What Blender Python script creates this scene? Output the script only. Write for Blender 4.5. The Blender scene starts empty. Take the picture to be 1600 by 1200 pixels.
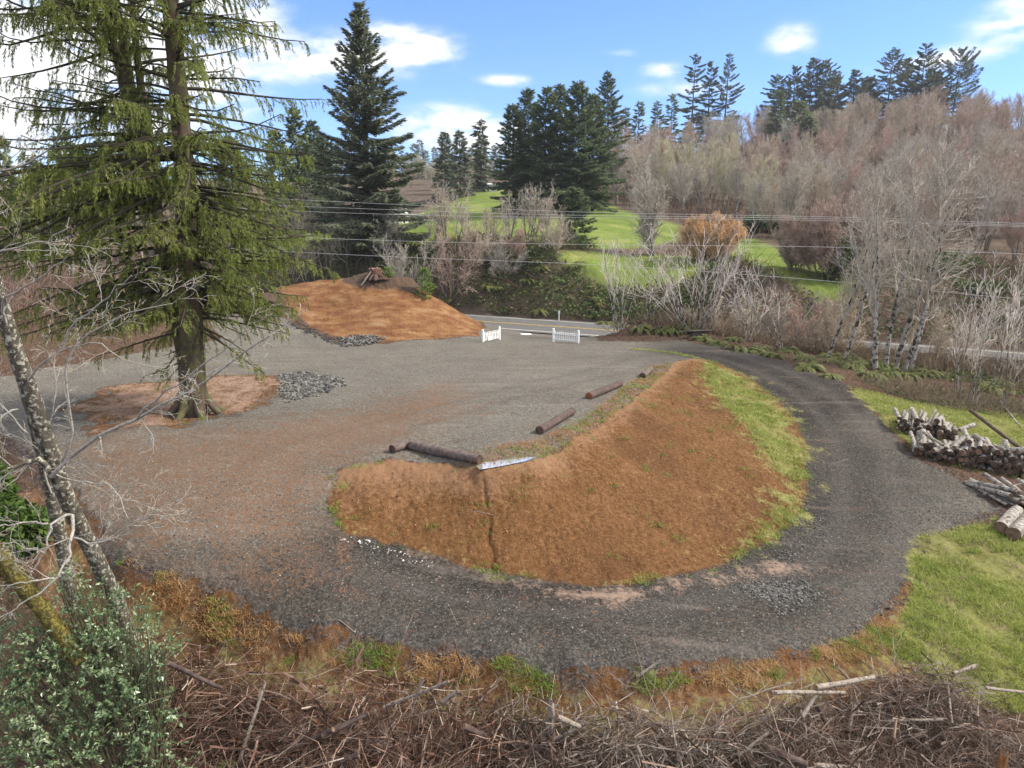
import bpy, math, random
import numpy as np
from mathutils import Vector, Matrix

# ------------------------------------------------------------------ camera, sky, sun, exposure
PITCH = 12.7
CAM_Z = 10.0
FPX = 1067.0
sc = bpy.context.scene
cam_d = bpy.data.cameras.new("camera")
cam_d.sensor_width = 36.0
cam_d.lens = 36.0 * FPX / 1600.0
cam_d.clip_start = 0.1
cam_d.clip_end = 6000.0
cam = bpy.data.objects.new("camera", cam_d)
sc.collection.objects.link(cam)
cam.location = (0, 0, CAM_Z)
cam.rotation_euler = (math.radians(90 - PITCH), 0, 0)
sc.camera = cam

SUN_AZ, SUN_EL = 92.0, 42.0            # degrees from +Y towards +X, and above the horizon
sun_d = bpy.data.lights.new("sun", 'SUN')
sun_d.energy = 2.0
sun_d.angle = math.radians(9.0)
sun_d.color = (1.0, 0.93, 0.82)
sun = bpy.data.objects.new("sun", sun_d)
sc.collection.objects.link(sun)
_sd = Vector((math.sin(math.radians(SUN_AZ)) * math.cos(math.radians(SUN_EL)),
              math.cos(math.radians(SUN_AZ)) * math.cos(math.radians(SUN_EL)), math.sin(math.radians(SUN_EL))))
sun.rotation_euler = _sd.to_track_quat('Z', 'Y').to_euler()

sc.view_settings.view_transform = 'Standard'
sc.view_settings.look = 'None'
sc.view_settings.exposure = 1.68
sc.view_settings.gamma = 1.0
sc.view_settings.use_curve_mapping = False
try:
    sc.cycles.max_bounces = 5
    sc.cycles.diffuse_bounces = 3
    sc.cycles.transparent_max_bounces = 6
    sc.cycles.caustics_reflective = False
    sc.cycles.caustics_refractive = False
except Exception:
    pass


def build_world():
    w = bpy.data.worlds.new("World")
    sc.world = w
    w.use_nodes = True
    nt = w.node_tree
    N, L = nt.nodes, nt.links
    N.clear()
    out = N.new('ShaderNodeOutputWorld')
    bg = N.new('ShaderNodeBackground')
    bg.inputs[1].default_value = 0.145
    L.new(bg.outputs[0], out.inputs[0])
    sky = N.new('ShaderNodeTexSky')
    sky.sky_type = 'NISHITA'
    sky.sun_disc = False
    sky.sun_elevation = math.radians(SUN_EL)
    sky.sun_rotation = math.radians(SUN_AZ)
    sky.air_density = 0.9
    sky.dust_density = 0.25
    sky.ozone_density = 2.2
    geo = N.new('ShaderNodeTexCoord')
    sep = N.new('ShaderNodeSeparateXYZ')
    L.new(geo.outputs['Generated'], sep.inputs[0])

    def M(op, a, b=None, c=None, clamp=False):
        m = N.new('ShaderNodeMath')
        m.operation = op
        m.use_clamp = clamp
        for i, v in enumerate((a, b, c)):
            if v is None:
                continue
            if isinstance(v, (int, float)):
                m.inputs[i].default_value = v
            else:
                L.new(v, m.inputs[i])
        return m.outputs[0]
    az = M('MULTIPLY', M('ARCTAN2', sep.outputs[0], sep.outputs[1]), 57.29578)
    el = M('MULTIPLY', M('ARCSINE', sep.outputs[2]), 57.29578)
    # cloud banks: azimuth, elevation, half widths (degrees), weight
    banks = [(-8.5, 13.3, 4.6, 1.6, 1.15), (-15.5, 12.2, 4.2, 1.1, 0.95), (-0.3, 11.3, 2.0, 0.5, .75),
             (-5.0, 8.2, 5.5, 1.5, 0.9), (-1.5, 6.8, 6, 1.2, 0.7), (-27, 12, 8.5, 6.5, 1.1), (-40, 9, 9, 7, 1.2),
             (-20, 15.6, 3.2, 1.5, .6),
             (20.6, 13.2, 2.2, 1.2, .8), (11.5, 11.8, 2.0, .6, .55), (8.0, 13.0, 2.0, .4, .45), (36, 15.5, 4.2, 2.2, 1.0), (36, 12.4, 4.6, 1.1, .95), (28, 17.2, 3.5, .8, .7),
             (30, 11.0, 5, .8, .55), (14, 10.4, 6.0, .9, .5)]
    cov = None
    for a, e, sa, se, wt in banks:
        da = M('DIVIDE', M('SUBTRACT', az, a), sa)
        de = M('DIVIDE', M('SUBTRACT', el, e), se)
        q = M('ADD', M('MULTIPLY', da, da), M('MULTIPLY', de, de))
        g = M('MULTIPLY', M('POWER', 2.718, M('MULTIPLY', q, -1.0)), wt)
        cov = g if cov is None else M('ADD', cov, g)
    # unseen cloud added overhead and behind, for neutral ambient and a white puddle
    hi = M('MULTIPLY', M('SMOOTH_MIN', M('MAXIMUM', M('DIVIDE', M('SUBTRACT', el, 17.2), 3.0), 0.0), 1.0, 0.2), 0.95)
    back = M('MULTIPLY', M('MINIMUM', M('MAXIMUM', M('DIVIDE', M('SUBTRACT', M('ABSOLUTE', az), 55.0), 25.0), 0.0), 1.0), 0.6)
    cov = M('ADD', cov, M('MAXIMUM', hi, back))
    comb = N.new('ShaderNodeCombineXYZ')
    L.new(M('MULTIPLY', az, 0.24), comb.inputs[0])
    L.new(M('MULTIPLY', el, 0.60), comb.inputs[1])
    nz = N.new('ShaderNodeTexNoise')
    nz.inputs['Scale'].default_value = 1.0
    nz.inputs['Detail'].default_value = 7.0
    nz.inputs['Roughness'].default_value = 0.58
    L.new(comb.outputs[0], nz.inputs['Vector'])
    dens = M('MULTIPLY', cov, M('ADD', M('MULTIPLY', nz.outputs[0], 3.5), -.78))
    mr = N.new('ShaderNodeMapRange')
    mr.interpolation_type = 'SMOOTHSTEP'
    mr.inputs[1].default_value = 0.16
    mr.inputs[2].default_value = 1.05
    L.new(dens, mr.inputs[0])
    # sky colour, a little deeper blue
    tint = N.new('ShaderNodeMix')
    tint.data_type = 'RGBA'
    tint.blend_type = 'MULTIPLY'
    tint.inputs[0].default_value = 1.0
    L.new(sky.outputs[0], tint.inputs[6])
    tint.inputs[7].default_value = (0.285, 0.40, 0.60, 1)
    nz2 = N.new('ShaderNodeTexNoise')
    nz2.inputs['Scale'].default_value = 2.3
    nz2.inputs['Detail'].default_value = 5
    L.new(comb.outputs[0], nz2.inputs['Vector'])
    cr = N.new('ShaderNodeValToRGB')
    cr.color_ramp.elements[0].position = 0.3
    cr.color_ramp.elements[0].color = (2.35, 2.42, 2.55, 1)
    cr.color_ramp.elements[1].position = 0.7
    cr.color_ramp.elements[1].color = (3.2, 3.15, 3.1, 1)
    L.new(nz2.outputs[0], cr.inputs[0])
    mix = N.new('ShaderNodeMix')
    mix.data_type = 'RGBA'
    L.new(mr.outputs[0], mix.inputs[0])
    L.new(tint.outputs[2], mix.inputs[6])
    L.new(cr.outputs[0], mix.inputs[7])
    L.new(mix.outputs[2], bg.inputs[0])
    return bg


build_world()

# ------------------------------------------------------------------ reading the site: view ray -> place on the land
_cp, _sp = math.cos(math.radians(PITCH)), math.sin(math.radians(PITCH))


def ray(px, py):
    u, v = (px - 800.0) / FPX, (600.0 - py) / FPX
    Y = _cp + v * _sp
    return u / Y, (-_sp + v * _cp) / Y


def at_d(px, py, d):
    a, b = ray(px, py)
    return (a * d, d, CAM_Z + b * d)


def at_z(px, py, z):                   # z below/above the camera
    a, b = ray(px, py)
    d = z / b
    return (a * d, d, CAM_Z + z)


def at_pad(px, py, off=0.0):
    a, b = ray(px, py)
    d = (-5.3 + off) / (b + 0.0386)
    return (a * d, d, CAM_Z + b * d)


# ------------------------------------------------------------------ terrain
CTRL = []
for p in [(300, 650), (450, 640), (600, 560), (760, 540), (900, 540), (980, 548), (700, 600), (900, 590), (700, 690), (850, 690),
          (650, 690), (755, 728), (960, 570), (560, 660), (450, 700), (350, 690), (520, 600), (600, 700),
          (200, 620), (100, 620), (100, 585), (250, 580), (350, 600), (400, 570), (500, 560), (150, 690), (50, 680), (580, 706), (800, 650), (1000, 575),
          (620, 540), (840, 534), (760, 534), (920, 536), (1000, 537)]:
    CTRL.append(at_pad(*p))
for p in [(830, 714), (895, 682), (960, 640), (1005, 605), (1050, 567), (1080, 562)]:      # crest of the bank
    CTRL.append(at_pad(p[0], p[1], 0.10))
CREST = [(540, 733), (600, 718), (680, 722), (755, 735), (830, 714), (895, 682), (960, 640), (1005, 605), (1050, 567), (1090, 560)]
FOOT = [(530, 740, -6.25), (508, 790, -6.6), (540, 835, -7.0), (640, 865, -7.5), (700, 882, -7.7), (760, 893, -7.8), (830, 906, -7.9), (900, 915, -7.95), (1000, 908, -8.1),
        (1070, 898, -8.2), (1130, 885, -8.3), (1200, 850, -8.4), (1232, 825, -8.4), (1250, 800, -8.4), (1260, 770, -8.3), (1262, 740, -8.2), (1260, 690, -7.9), (1240, 650, -7.65), (1200, 610, -7.3), (1150, 580, -7.0), (1100, 560, -6.75)]
OUTER = [(190, 868, -6.9), (270, 900, -7.2), (350, 930, -7.5), (430, 960, -7.75), (500, 985, -7.9), (600, 1000, -8.0), (700, 1012, -8.1), (800, 1028, -8.15), (900, 1040, -8.2), (1000, 1046, -8.3), (1100, 1045, -8.35), (1180, 1038, -8.45), (1250, 1020, -8.5),
         (1350, 985, -8.6), (1420, 915, -8.7), (1435, 850, -8.7), (1500, 815, -8.6), (1560, 795, -8.5), (1500, 750, -8.3), (1425, 712, -8.05), (1400, 680, -7.85), (1370, 645, -7.6), (1320, 600, -7.2), (1230, 566, -6.98),
         (1150, 546, -6.85), (1060, 533, -6.8)]
for p in FOOT + OUTER:
    CTRL.append(at_z(*p))
# face of the bank bulges slightly between crest and foot
for p in [(1150, 650, -7.05), (1060, 640, -6.85), (1180, 720, -7.55), (1100, 760, -7.6), (1000, 720, -6.95), (900, 780, -7.0), (1000, 800, -7.5), (640, 785, -6.66), (570, 775, -6.45), (720, 780, -6.6), (760, 810, -6.95), (850, 830, -7.35)]:
    CTRL.append(at_z(*p))
for p in [  # outside of the loop
        (1600, 1000, -9.2), (1500, 900, -9.0), (1600, 850, -8.8), (1600, 720, -8.35), (1500, 650, -8.0), (1400, 620, -7.65), (1300, 576, -7.1), (1450, 598, -7.75), (1600, 625, -8.2), (1200, 545, -6.9),
        (1500, 588, -7.9), (1600, 595, -8.1), (1800, 900, -9.3), (1800, 700, -8.6), (1900, 1200, -10), (1430, 1000, -8.8), (1500, 1030, -9.0),
        (220, 950, -7.7), (330, 990, -8.15), (450, 1035, -8.5), (600, 1055, -8.55), (800, 1075, -8.55), (1000, 1085, -8.65), (1180, 1078, -8.7), (1300, 1045, -8.8),
        (300, 1060, -8.9), (600, 1100, -9.0), (900, 1130, -9.1), (1250, 1110, -9.1), (1500, 1150, -9.4), (100, 1030, -8.8), (800, 1200, -9.8), (300, 1200, -9.9), (1300, 1200, -9.7), (1600, 1200, -9.9),
        (0, 940, -8.2), (110, 930, -7.9), (0, 1200, -9.9), (20, 780, -6.9), (100, 790, -6.6), (-200, 900, -8.8), (-200, 700, -7.0), (-300, 1200, -10), (-100, 600, -6.3), (-300, 560, -6.5), (600, 1500, -10.6), (1200, 1500, -10.6), (-200, 1600, -10.8), (1900, 1600, -10.8)]:
    CTRL.append(at_z(*p))
for p in [  # ramp, dirt hill and the ground behind it
        (100, 525, 36), (0, 475, 41), (100, 445, 46), (200, 528, 40), (300, 525, 42), (0, 530, 34), (200, 480, 46), (-150, 480, 42), (-300, 440, 50), (330, 475, 52), (400, 492, 48), (360, 510, 45.5), (430, 500, 47), (470, 522, 45.5),
        (480, 520, 45.2), (530, 532, 44), (600, 536, 43.8), (680, 529, 45), (745, 527, 45.6), (700, 529, 45), (440, 448, 54), (500, 437, 54), (560, 428, 53), (590, 420, 52.5), (640, 434, 52), (690, 468, 51), (752, 512, 49.5),
        (520, 480, 49), (600, 480, 48), (660, 490, 48), (600, 450, 50.5),
        (955, 528, 46), (985, 508, 46.6), (1040, 499, 47), (1000, 524, 45.2), (1060, 526, 44.6), (1085, 507, 46.2), (1130, 528, 43), (1200, 538, 42), (1300, 568, 37),
        # far bank and the grass above it
        (460, 388, 74), (560, 386, 70), (700, 385, 68), (850, 398, 66), (930, 418, 65), (960, 425, 65), (1000, 400, 71), (1100, 430, 61), (1100, 395, 72), (1200, 442, 57), (1210, 402, 72), (1300, 452, 57), (1400, 445, 58), (1600, 452, 55), (1600, 405, 70), (1700, 450, 50), (2000, 440, 45),
        (470, 366, 85), (560, 373, 74), (600, 353, 95), (700, 346, 115), (800, 340, 115), (740, 318, 145), (850, 328, 128), (930, 386, 75), (950, 329, 116), (1050, 360, 92), (1000, 337, 115), (1150, 374, 88), (780, 300, 190), (720, 303, 190),
        (960, 300, 170), (1050, 255, 235), (1000, 310, 150), (1200, 235, 245), (1200, 320, 140), (1100, 330, 130), (1350, 335, 118), (1350, 220, 260), (1250, 205, 290), (1350, 200, 300), (1500, 200, 290), (1500, 335, 108), (1500, 215, 250), (1600, 335, 100), (1600, 215, 240), (1800, 330, 90), (1800, 230, 230), (2100, 330, 80),
        (1050, 245, 300), (960, 280, 300), (1200, 225, 330), (1350, 205, 380), (1600, 220, 330), (1350, 240, 500),
        (700, 285, 300), (700, 268, 450), (850, 280, 350), (500, 290, 300), (300, 290, 260), (0, 300, 200), (-300, 300, 200), (500, 335, 160), (300, 352, 120), (0, 375, 100), (300, 390, 75), (100, 400, 65), (-300, 380, 80)]:
    CTRL.append(at_d(*p))
ROAD = [(-160, 134), (-70, 91), (-30, 72), (2.6, 56.8), (29, 44), (55, 29), (80, 10), (110, -20)]
ROADZ = [-7.0, -7.4, -7.6, -7.75, -7.95, -8.1, -8.2, -8.3]


def smooth_path(pts, n):
    pts = np.array(pts, float)
    d = np.r_[0, np.cumsum(np.linalg.norm(np.diff(pts[:, :2], axis=0), axis=1))]
    t = np.linspace(0, d[-1], n)
    c = np.stack([np.interp(t, d, pts[:, k]) for k in range(pts.shape[1])], 1)
    for _ in range(12):
        c[1:-1] = (c[:-2] + 2 * c[1:-1] + c[2:]) / 4
    return c


ROADC = smooth_path([(a, b, z) for (a, b), z in zip(ROAD, ROADZ)], 120)
for i in range(0, 120, 3):
    t = ROADC[min(i + 1, 119)] - ROADC[max(i - 1, 0)]
    nrm = np.array([-t[1], t[0]]) / math.hypot(t[0], t[1])
    if nrm[1] < 0:
        nrm = -nrm
    for o in (-4.6, 0, 4.6):
        CTRL.append((ROADC[i, 0] + nrm[0] * o, ROADC[i, 1] + nrm[1] * o, CAM_Z + ROADC[i, 2]))
for a in range(0, 360, 20):
    r = 1500
    CTRL.append((r * math.cos(math.radians(a)), r * math.sin(math.radians(a)), CAM_Z + (25 if math.sin(math.radians(a)) > 0 else -10)))
    if math.sin(math.radians(a)) < 0.2:
        CTRL.append((60 * math.cos(math.radians(a)), 60 * math.sin(math.radians(a)) - 12, CAM_Z - 9.5))
CTRL = np.array(CTRL)
CTRL = CTRL[np.unique(np.round(CTRL[:, :2], 2), axis=0, return_index=True)[1]]


def _fit(P):
    d = np.linalg.norm(P[:, None, :2] - P[None, :, :2], axis=2)
    n = len(P)
    A = np.zeros((n + 1, n + 1))
    A[:n, :n] = -d + np.eye(n) * 0.05
    A[:n, n] = 1
    A[n, :n] = 1
    b = np.r_[P[:, 2], 0]
    return np.linalg.solve(A, b)


_W = _fit(CTRL)


def base_h(xy):
    xy = np.atleast_2d(np.asarray(xy, float))
    out = np.empty(len(xy))
    for i in range(0, len(xy), 20000):
        q = xy[i:i + 20000]
        d = np.sqrt((q[:, None, 0] - CTRL[None, :, 0]) ** 2 + (q[:, None, 1] - CTRL[None, :, 1]) ** 2)
        out[i:i + 20000] = -d @ _W[:-1] + _W[-1]
    return out


def H(x, y):
    return float(base_h([(x, y)])[0])


def place(px, py):                     # first point of the land along a view ray
    a, b = ray(px, py)
    d = np.geomspace(5, 900, 700)
    z = CAM_Z + b * d
    g = base_h(np.stack([a * d, d], 1)) - z
    k = np.argmax(g > 0) if (g > 0).any() else len(d) - 1
    if k > 0:
        f = g[k - 1] / (g[k - 1] - g[k])
        dd = d[k - 1] + f * (d[k] - d[k - 1])
    else:
        dd = d[k]
    return np.array((a * dd, dd))


def area(pts):
    return np.array([place(*p) for p in pts])


def sdist(xy, poly):                   # signed distance to a plan polygon, positive inside
    xy = np.asarray(xy, float)
    a = poly
    b = np.roll(poly, -1, axis=0)
    dmin = np.full(len(xy), 1e9)
    ins = np.zeros(len(xy), bool)
    for p, q in zip(a, b):
        e = q - p
        w = xy - p
        t = np.clip((w @ e) / max(e @ e, 1e-9), 0, 1)
        dmin = np.minimum(dmin, np.linalg.norm(w - t[:, None] * e, axis=1))
        c = ((p[1] > xy[:, 1]) != (q[1] > xy[:, 1]))
        with np.errstate(divide='ignore', invalid='ignore'):
            xi = p[0] + (xy[:, 1] - p[1]) * e[0] / (e[1] if e[1] else 1e-9)
        ins ^= c & (xy[:, 0] < xi)
    return np.where(ins, dmin, -dmin)


# value noise in numpy
_ng = np.random.RandomState(7).rand(256, 256)


def vnoise(x, y):
    xi, yi = np.floor(x).astype(int), np.floor(y).astype(int)
    fx, fy = x - xi, y - yi
    fx, fy = fx * fx * (3 - 2 * fx), fy * fy * (3 - 2 * fy)
    g = lambda i, j: _ng[i & 255, j & 255]
    return (g(xi, yi) * (1 - fx) + g(xi + 1, yi) * fx) * (1 - fy) + (g(xi, yi + 1) * (1 - fx) + g(xi + 1, yi + 1) * fx) * fy


def fbm(x, y, o=4):
    s, a = 0, 0.5
    for k in range(o):
        s = s + a * (vnoise(x * 2 ** k + 17.3 * k, y * 2 ** k + 5.1 * k) - 0.5)
        a *= 0.55
    return s


MOUND = area([p[:2] for p in FOOT] + [(p[0], p[1]) for p in CREST[::-1]])
LOOP_IN = area([p[:2] for p in FOOT])
GRAVEL = area([p[:2] for p in OUTER] + [(1000, 534), (930, 533), (860, 530), (780, 529), (740, 526), (690, 530), (610, 536), (560, 542), (500, 528), (470, 515), (440, 497), (400, 482), (350, 468), (310, 470), (330, 505), (345, 530), (280, 540), (200, 556), (100, 572), (0, 590), (-120, 600), (-120, 660), (0, 680), (60, 720), (110, 770), (150, 820)])
GRAVEL2 = np.array([(-2.6, 44.0), (5.6, 43.0), (6.0, 51.5), (8.5, 55), (-3.0, 57.5), (-1.9, 50)])
TREEPATCH = area([(120, 640), (190, 600), (330, 585), (440, 586), (445, 612), (430, 630), (350, 655), (260, 672), (170, 672)])
ROCKPATCH = area([(436, 584), (480, 580), (535, 590), (545, 602), (500, 618), (440, 632), (432, 612)])
ORANGE = np.vstack([area([(748, 526), (690, 529), (610, 535), (545, 530), (500, 518), (450, 480), (436, 452)]), np.array([(-19, 56), (-11.5, 56.5), (-6.5, 55.5), (-3.0, 52.5), (-1.9, 49)])])
HILLTOP = area([(535, 440), (560, 428), (590, 420), (640, 432), (680, 460), (655, 462), (600, 452), (560, 450)])
GRASS_R = area([(1430, 850), (1450, 835), (1560, 815), (1700, 800), (1950, 800), (2250, 1000), (2050, 1180), (1500, 1090), (1390, 1020), (1400, 985), (1425, 930)])
GRASS_R2 = area([(1325, 603), (1400, 622), (1500, 640), (1600, 650), (1800, 680), (1800, 800), (1560, 740), (1440, 712), (1400, 680), (1370, 645)])
NOSE = area([(1095, 563), (1150, 580), (1200, 610), (1240, 650), (1260, 690), (1262, 740), (1250, 800), (1232, 825), (1200, 850), (1150, 885), (1120, 880), (1190, 800), (1235, 770), (1200, 720), (1140, 650), (1100, 600)])
STRIP = area([(700, 735), (760, 738), (835, 716), (900, 686), (965, 640), (1010, 605), (1050, 568), (1015, 575), (990, 595), (930, 640), (880, 670), (835, 690)])
MEADOW_A = np.array([at_d(*p)[:2] for p in [(380, 372, 80), (470, 372, 80), (560, 372, 75), (700, 372, 73), (850, 380, 71), (930, 388, 73), (1010, 388, 76), (1060, 380, 82), (1060, 350, 100), (960, 322, 135), (900, 318, 150), (830, 300, 190), (700, 305, 190), (690, 330, 150), (600, 345, 115), (380, 350, 110)]])
MEADOW_B = np.array([at_d(*p)[:2] for p in [(862, 398, 67), (935, 396, 71), (1000, 400, 71), (1075, 400, 70), (1150, 418, 65), (1080, 436, 61), (1000, 436, 62), (940, 430, 63), (895, 416, 65)]])
MEADOW_C = np.array([at_d(*p)[:2] for p in [(1140, 372, 90), (1180, 375, 88), (1240, 398, 74), (1330, 440, 59), (1310, 462, 54), (1200, 430, 60), (1140, 402, 70), (1130, 385, 80)]])
WASH = area([(640, 866), (760, 893), (880, 918), (980, 915), (1130, 890), (1180, 870), (1300, 880), (1250, 905), (1100, 915), (960, 950), (880, 935), (780, 905)])
NEEDLE = area([(120, 700), (300, 680), (420, 660), (560, 640), (700, 600), (720, 640), (640, 690), (560, 720), (500, 800), (480, 880), (330, 900), (200, 860), (130, 790)])


def sstep(v, a, b):
    t = np.clip((v - a) / (b - a), 0, 1)
    return t * t * (3 - 2 * t)


# ------------------------------------------------------------------ materials
class Mat:
    """small wrapper round a node tree"""

    def __init__(self, name, rough=0.85, spec=0.25):
        self.m = bpy.data.materials.new(name)
        self.m.use_nodes = True
        self.nt = self.m.node_tree
        self.b = self.nt.nodes['Principled BSDF']
        self.b.inputs['Roughness'].default_value = rough
        self.b.inputs['Specular IOR Level'].default_value = spec
        self._co = None

    def node(self, t):
        return self.nt.nodes.new(t)

    def put(self, sock, v):
        if isinstance(v, (int, float)):
            sock.default_value = v
        elif isinstance(v, tuple):
            sock.default_value = v if len(v) != 3 or sock.type == 'VECTOR' else (*v, 1)
        else:
            self.nt.links.new(v, sock)

    def co(self, obj=True):
        if self._co is None:
            self._co = self.node('ShaderNodeTexCoord')
        return self._co.outputs['Object']

    def math(self, op, a, b=0.0, c=None, clamp=False):
        n = self.node('ShaderNodeMath')
        n.operation = op
        n.use_clamp = clamp
        self.put(n.inputs[0], a)
        self.put(n.inputs[1], b)
        if c is not None:
            self.put(n.inputs[2], c)
        return n.outputs[0]

    def noise(self, scale, detail=4, rough=0.55, vec=None, stretch=None, rot=None):
        n = self.node('ShaderNodeTexNoise')
        n.inputs['Scale'].default_value = scale
        n.inputs['Detail'].default_value = detail
        n.inputs['Roughness'].default_value = rough
        v = vec or self.co()
        if stretch:
            mp = self.node('ShaderNodeMapping')
            mp.inputs['Scale'].default_value = stretch
            if rot:
                mp.inputs['Rotation'].default_value = rot
            self.put(mp.inputs[0], v)
            v = mp.outputs[0]
        self.put(n.inputs['Vector'], v)
        return n.outputs[0]

    def voro(self, scale, out='Color', vec=None):
        n = self.node('ShaderNodeTexVoronoi')
        n.inputs['Scale'].default_value = scale
        self.put(n.inputs['Vector'], vec or self.co())
        return n.outputs[out]

    def ramp(self, f, stops):
        n = self.node('ShaderNodeValToRGB')
        e = n.color_ramp.elements
        while len(e) < len(stops):
            e.new(0.5)
        for k, (p, c) in enumerate(stops):
            e[k].position = p
            e[k].color = (*c, 1)
        self.put(n.inputs[0], f)
        return n.outputs[0]

    def step(self, f, a, b):
        n = self.node('ShaderNodeMapRange')
        n.interpolation_type = 'SMOOTHSTEP'
        self.put(n.inputs[0], f)
        n.inputs[1].default_value = a
        n.inputs[2].default_value = b
        return n.outputs[0]

    def mix(self, f, a, b, mode='MIX'):
        n = self.node('ShaderNodeMix')
        n.data_type = 'RGBA'
        n.blend_type = mode
        self.put(n.inputs[0], f)
        self.put(n.inputs[6], a)
        self.put(n.inputs[7], b)
        return n.outputs[2]

    def attr(self, name):
        n = self.node('ShaderNodeAttribute')
        n.attribute_name = name
        return n.outputs['Fac']

    def rand(self):
        return self.node('ShaderNodeNewGeometry').outputs['Random Per Island']

    def orand(self):
        return self.node('ShaderNodeObjectInfo').outputs['Random']

    def bump(self, h, dist=0.02, strength=0.6):
        n = self.node('ShaderNodeBump')
        n.inputs['Strength'].default_value = strength
        n.inputs['Distance'].default_value = dist
        self.put(n.inputs['Height'], h)
        self.put(self.b.inputs['Normal'], n.outputs[0])

    def color(self, c):
        self.put(self.b.inputs['Base Color'], c)
        return self


def flat_mat(name, c, rough=0.8, var=0.25, scale=6.0, spec=0.25, bump=0.0):
    m = Mat(name, rough, spec)
    lo = tuple(x * (1 - var) for x in c)
    hi = tuple(min(1, x * (1 + var)) for x in c)
    n = m.noise(scale, 5)
    m.color(m.ramp(n, [(0.3, lo), (0.7, hi)]))
    if bump:
        m.bump(n, bump)
    return m.m


def foliage_mat(name, cols, clump=0.9, rough=0.6, spec=0.3, trans=0.25):
    """leaf colour varies from leaf to leaf and, slowly, from clump to clump"""
    m = Mat(name, rough, spec)
    a = m.math('ADD', m.math('MULTIPLY', m.rand(), 0.55), m.math('MULTIPLY', m.noise(clump, 2), 0.9))
    a = m.math('ADD', a, m.math('MULTIPLY', m.orand(), 0.12))
    k = len(cols)
    c = m.ramp(m.math('SUBTRACT', a, 0.3), [(0.12 + 0.76 * i / max(1, k - 1), col) for i, col in enumerate(cols)])
    m.color(c)
    if trans:
        t = m.node('ShaderNodeBsdfTranslucent')
        m.put(t.inputs[0], c)
        ms = m.node('ShaderNodeMixShader')
        ms.inputs[0].default_value = trans
        m.nt.links.new(m.b.outputs[0], ms.inputs[1])
        m.nt.links.new(t.outputs[0], ms.inputs[2])
        m.nt.links.new(ms.outputs[0], m.nt.nodes['Material Output'].inputs[0])
    return m.m


def bark_mat(name, lo, hi, lichen=None, amount=0.5, scale=5.0, stretch=(1, 1, 0.25), bump=0.02):
    m = Mat(name, 0.9, 0.15)
    n = m.noise(scale, 6, 0.65, stretch=stretch)
    c = m.ramp(n, [(0.3, lo), (0.7, hi)])
    if lichen:
        f = m.step(m.noise(scale * 1.3, 5, 0.6), 0.62 - amount * 0.25, 0.68 - amount * 0.25)
        c = m.mix(f, c, lichen)
    m.color(c)
    m.bump(n, bump, 0.8)
    return m.m


def island_mat(name, cols, rough=0.85, scale=8.0):
    m = Mat(name, rough, 0.2)
    a = m.math('ADD', m.math('MULTIPLY', m.rand(), 0.75), m.math('MULTIPLY', m.noise(scale, 4), 0.4))
    k = len(cols)
    m.color(m.ramp(m.math('SUBTRACT', a, 0.08), [(0.05 + 0.9 * i / max(1, k - 1), c) for i, c in enumerate(cols)]))
    return m.m


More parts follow.
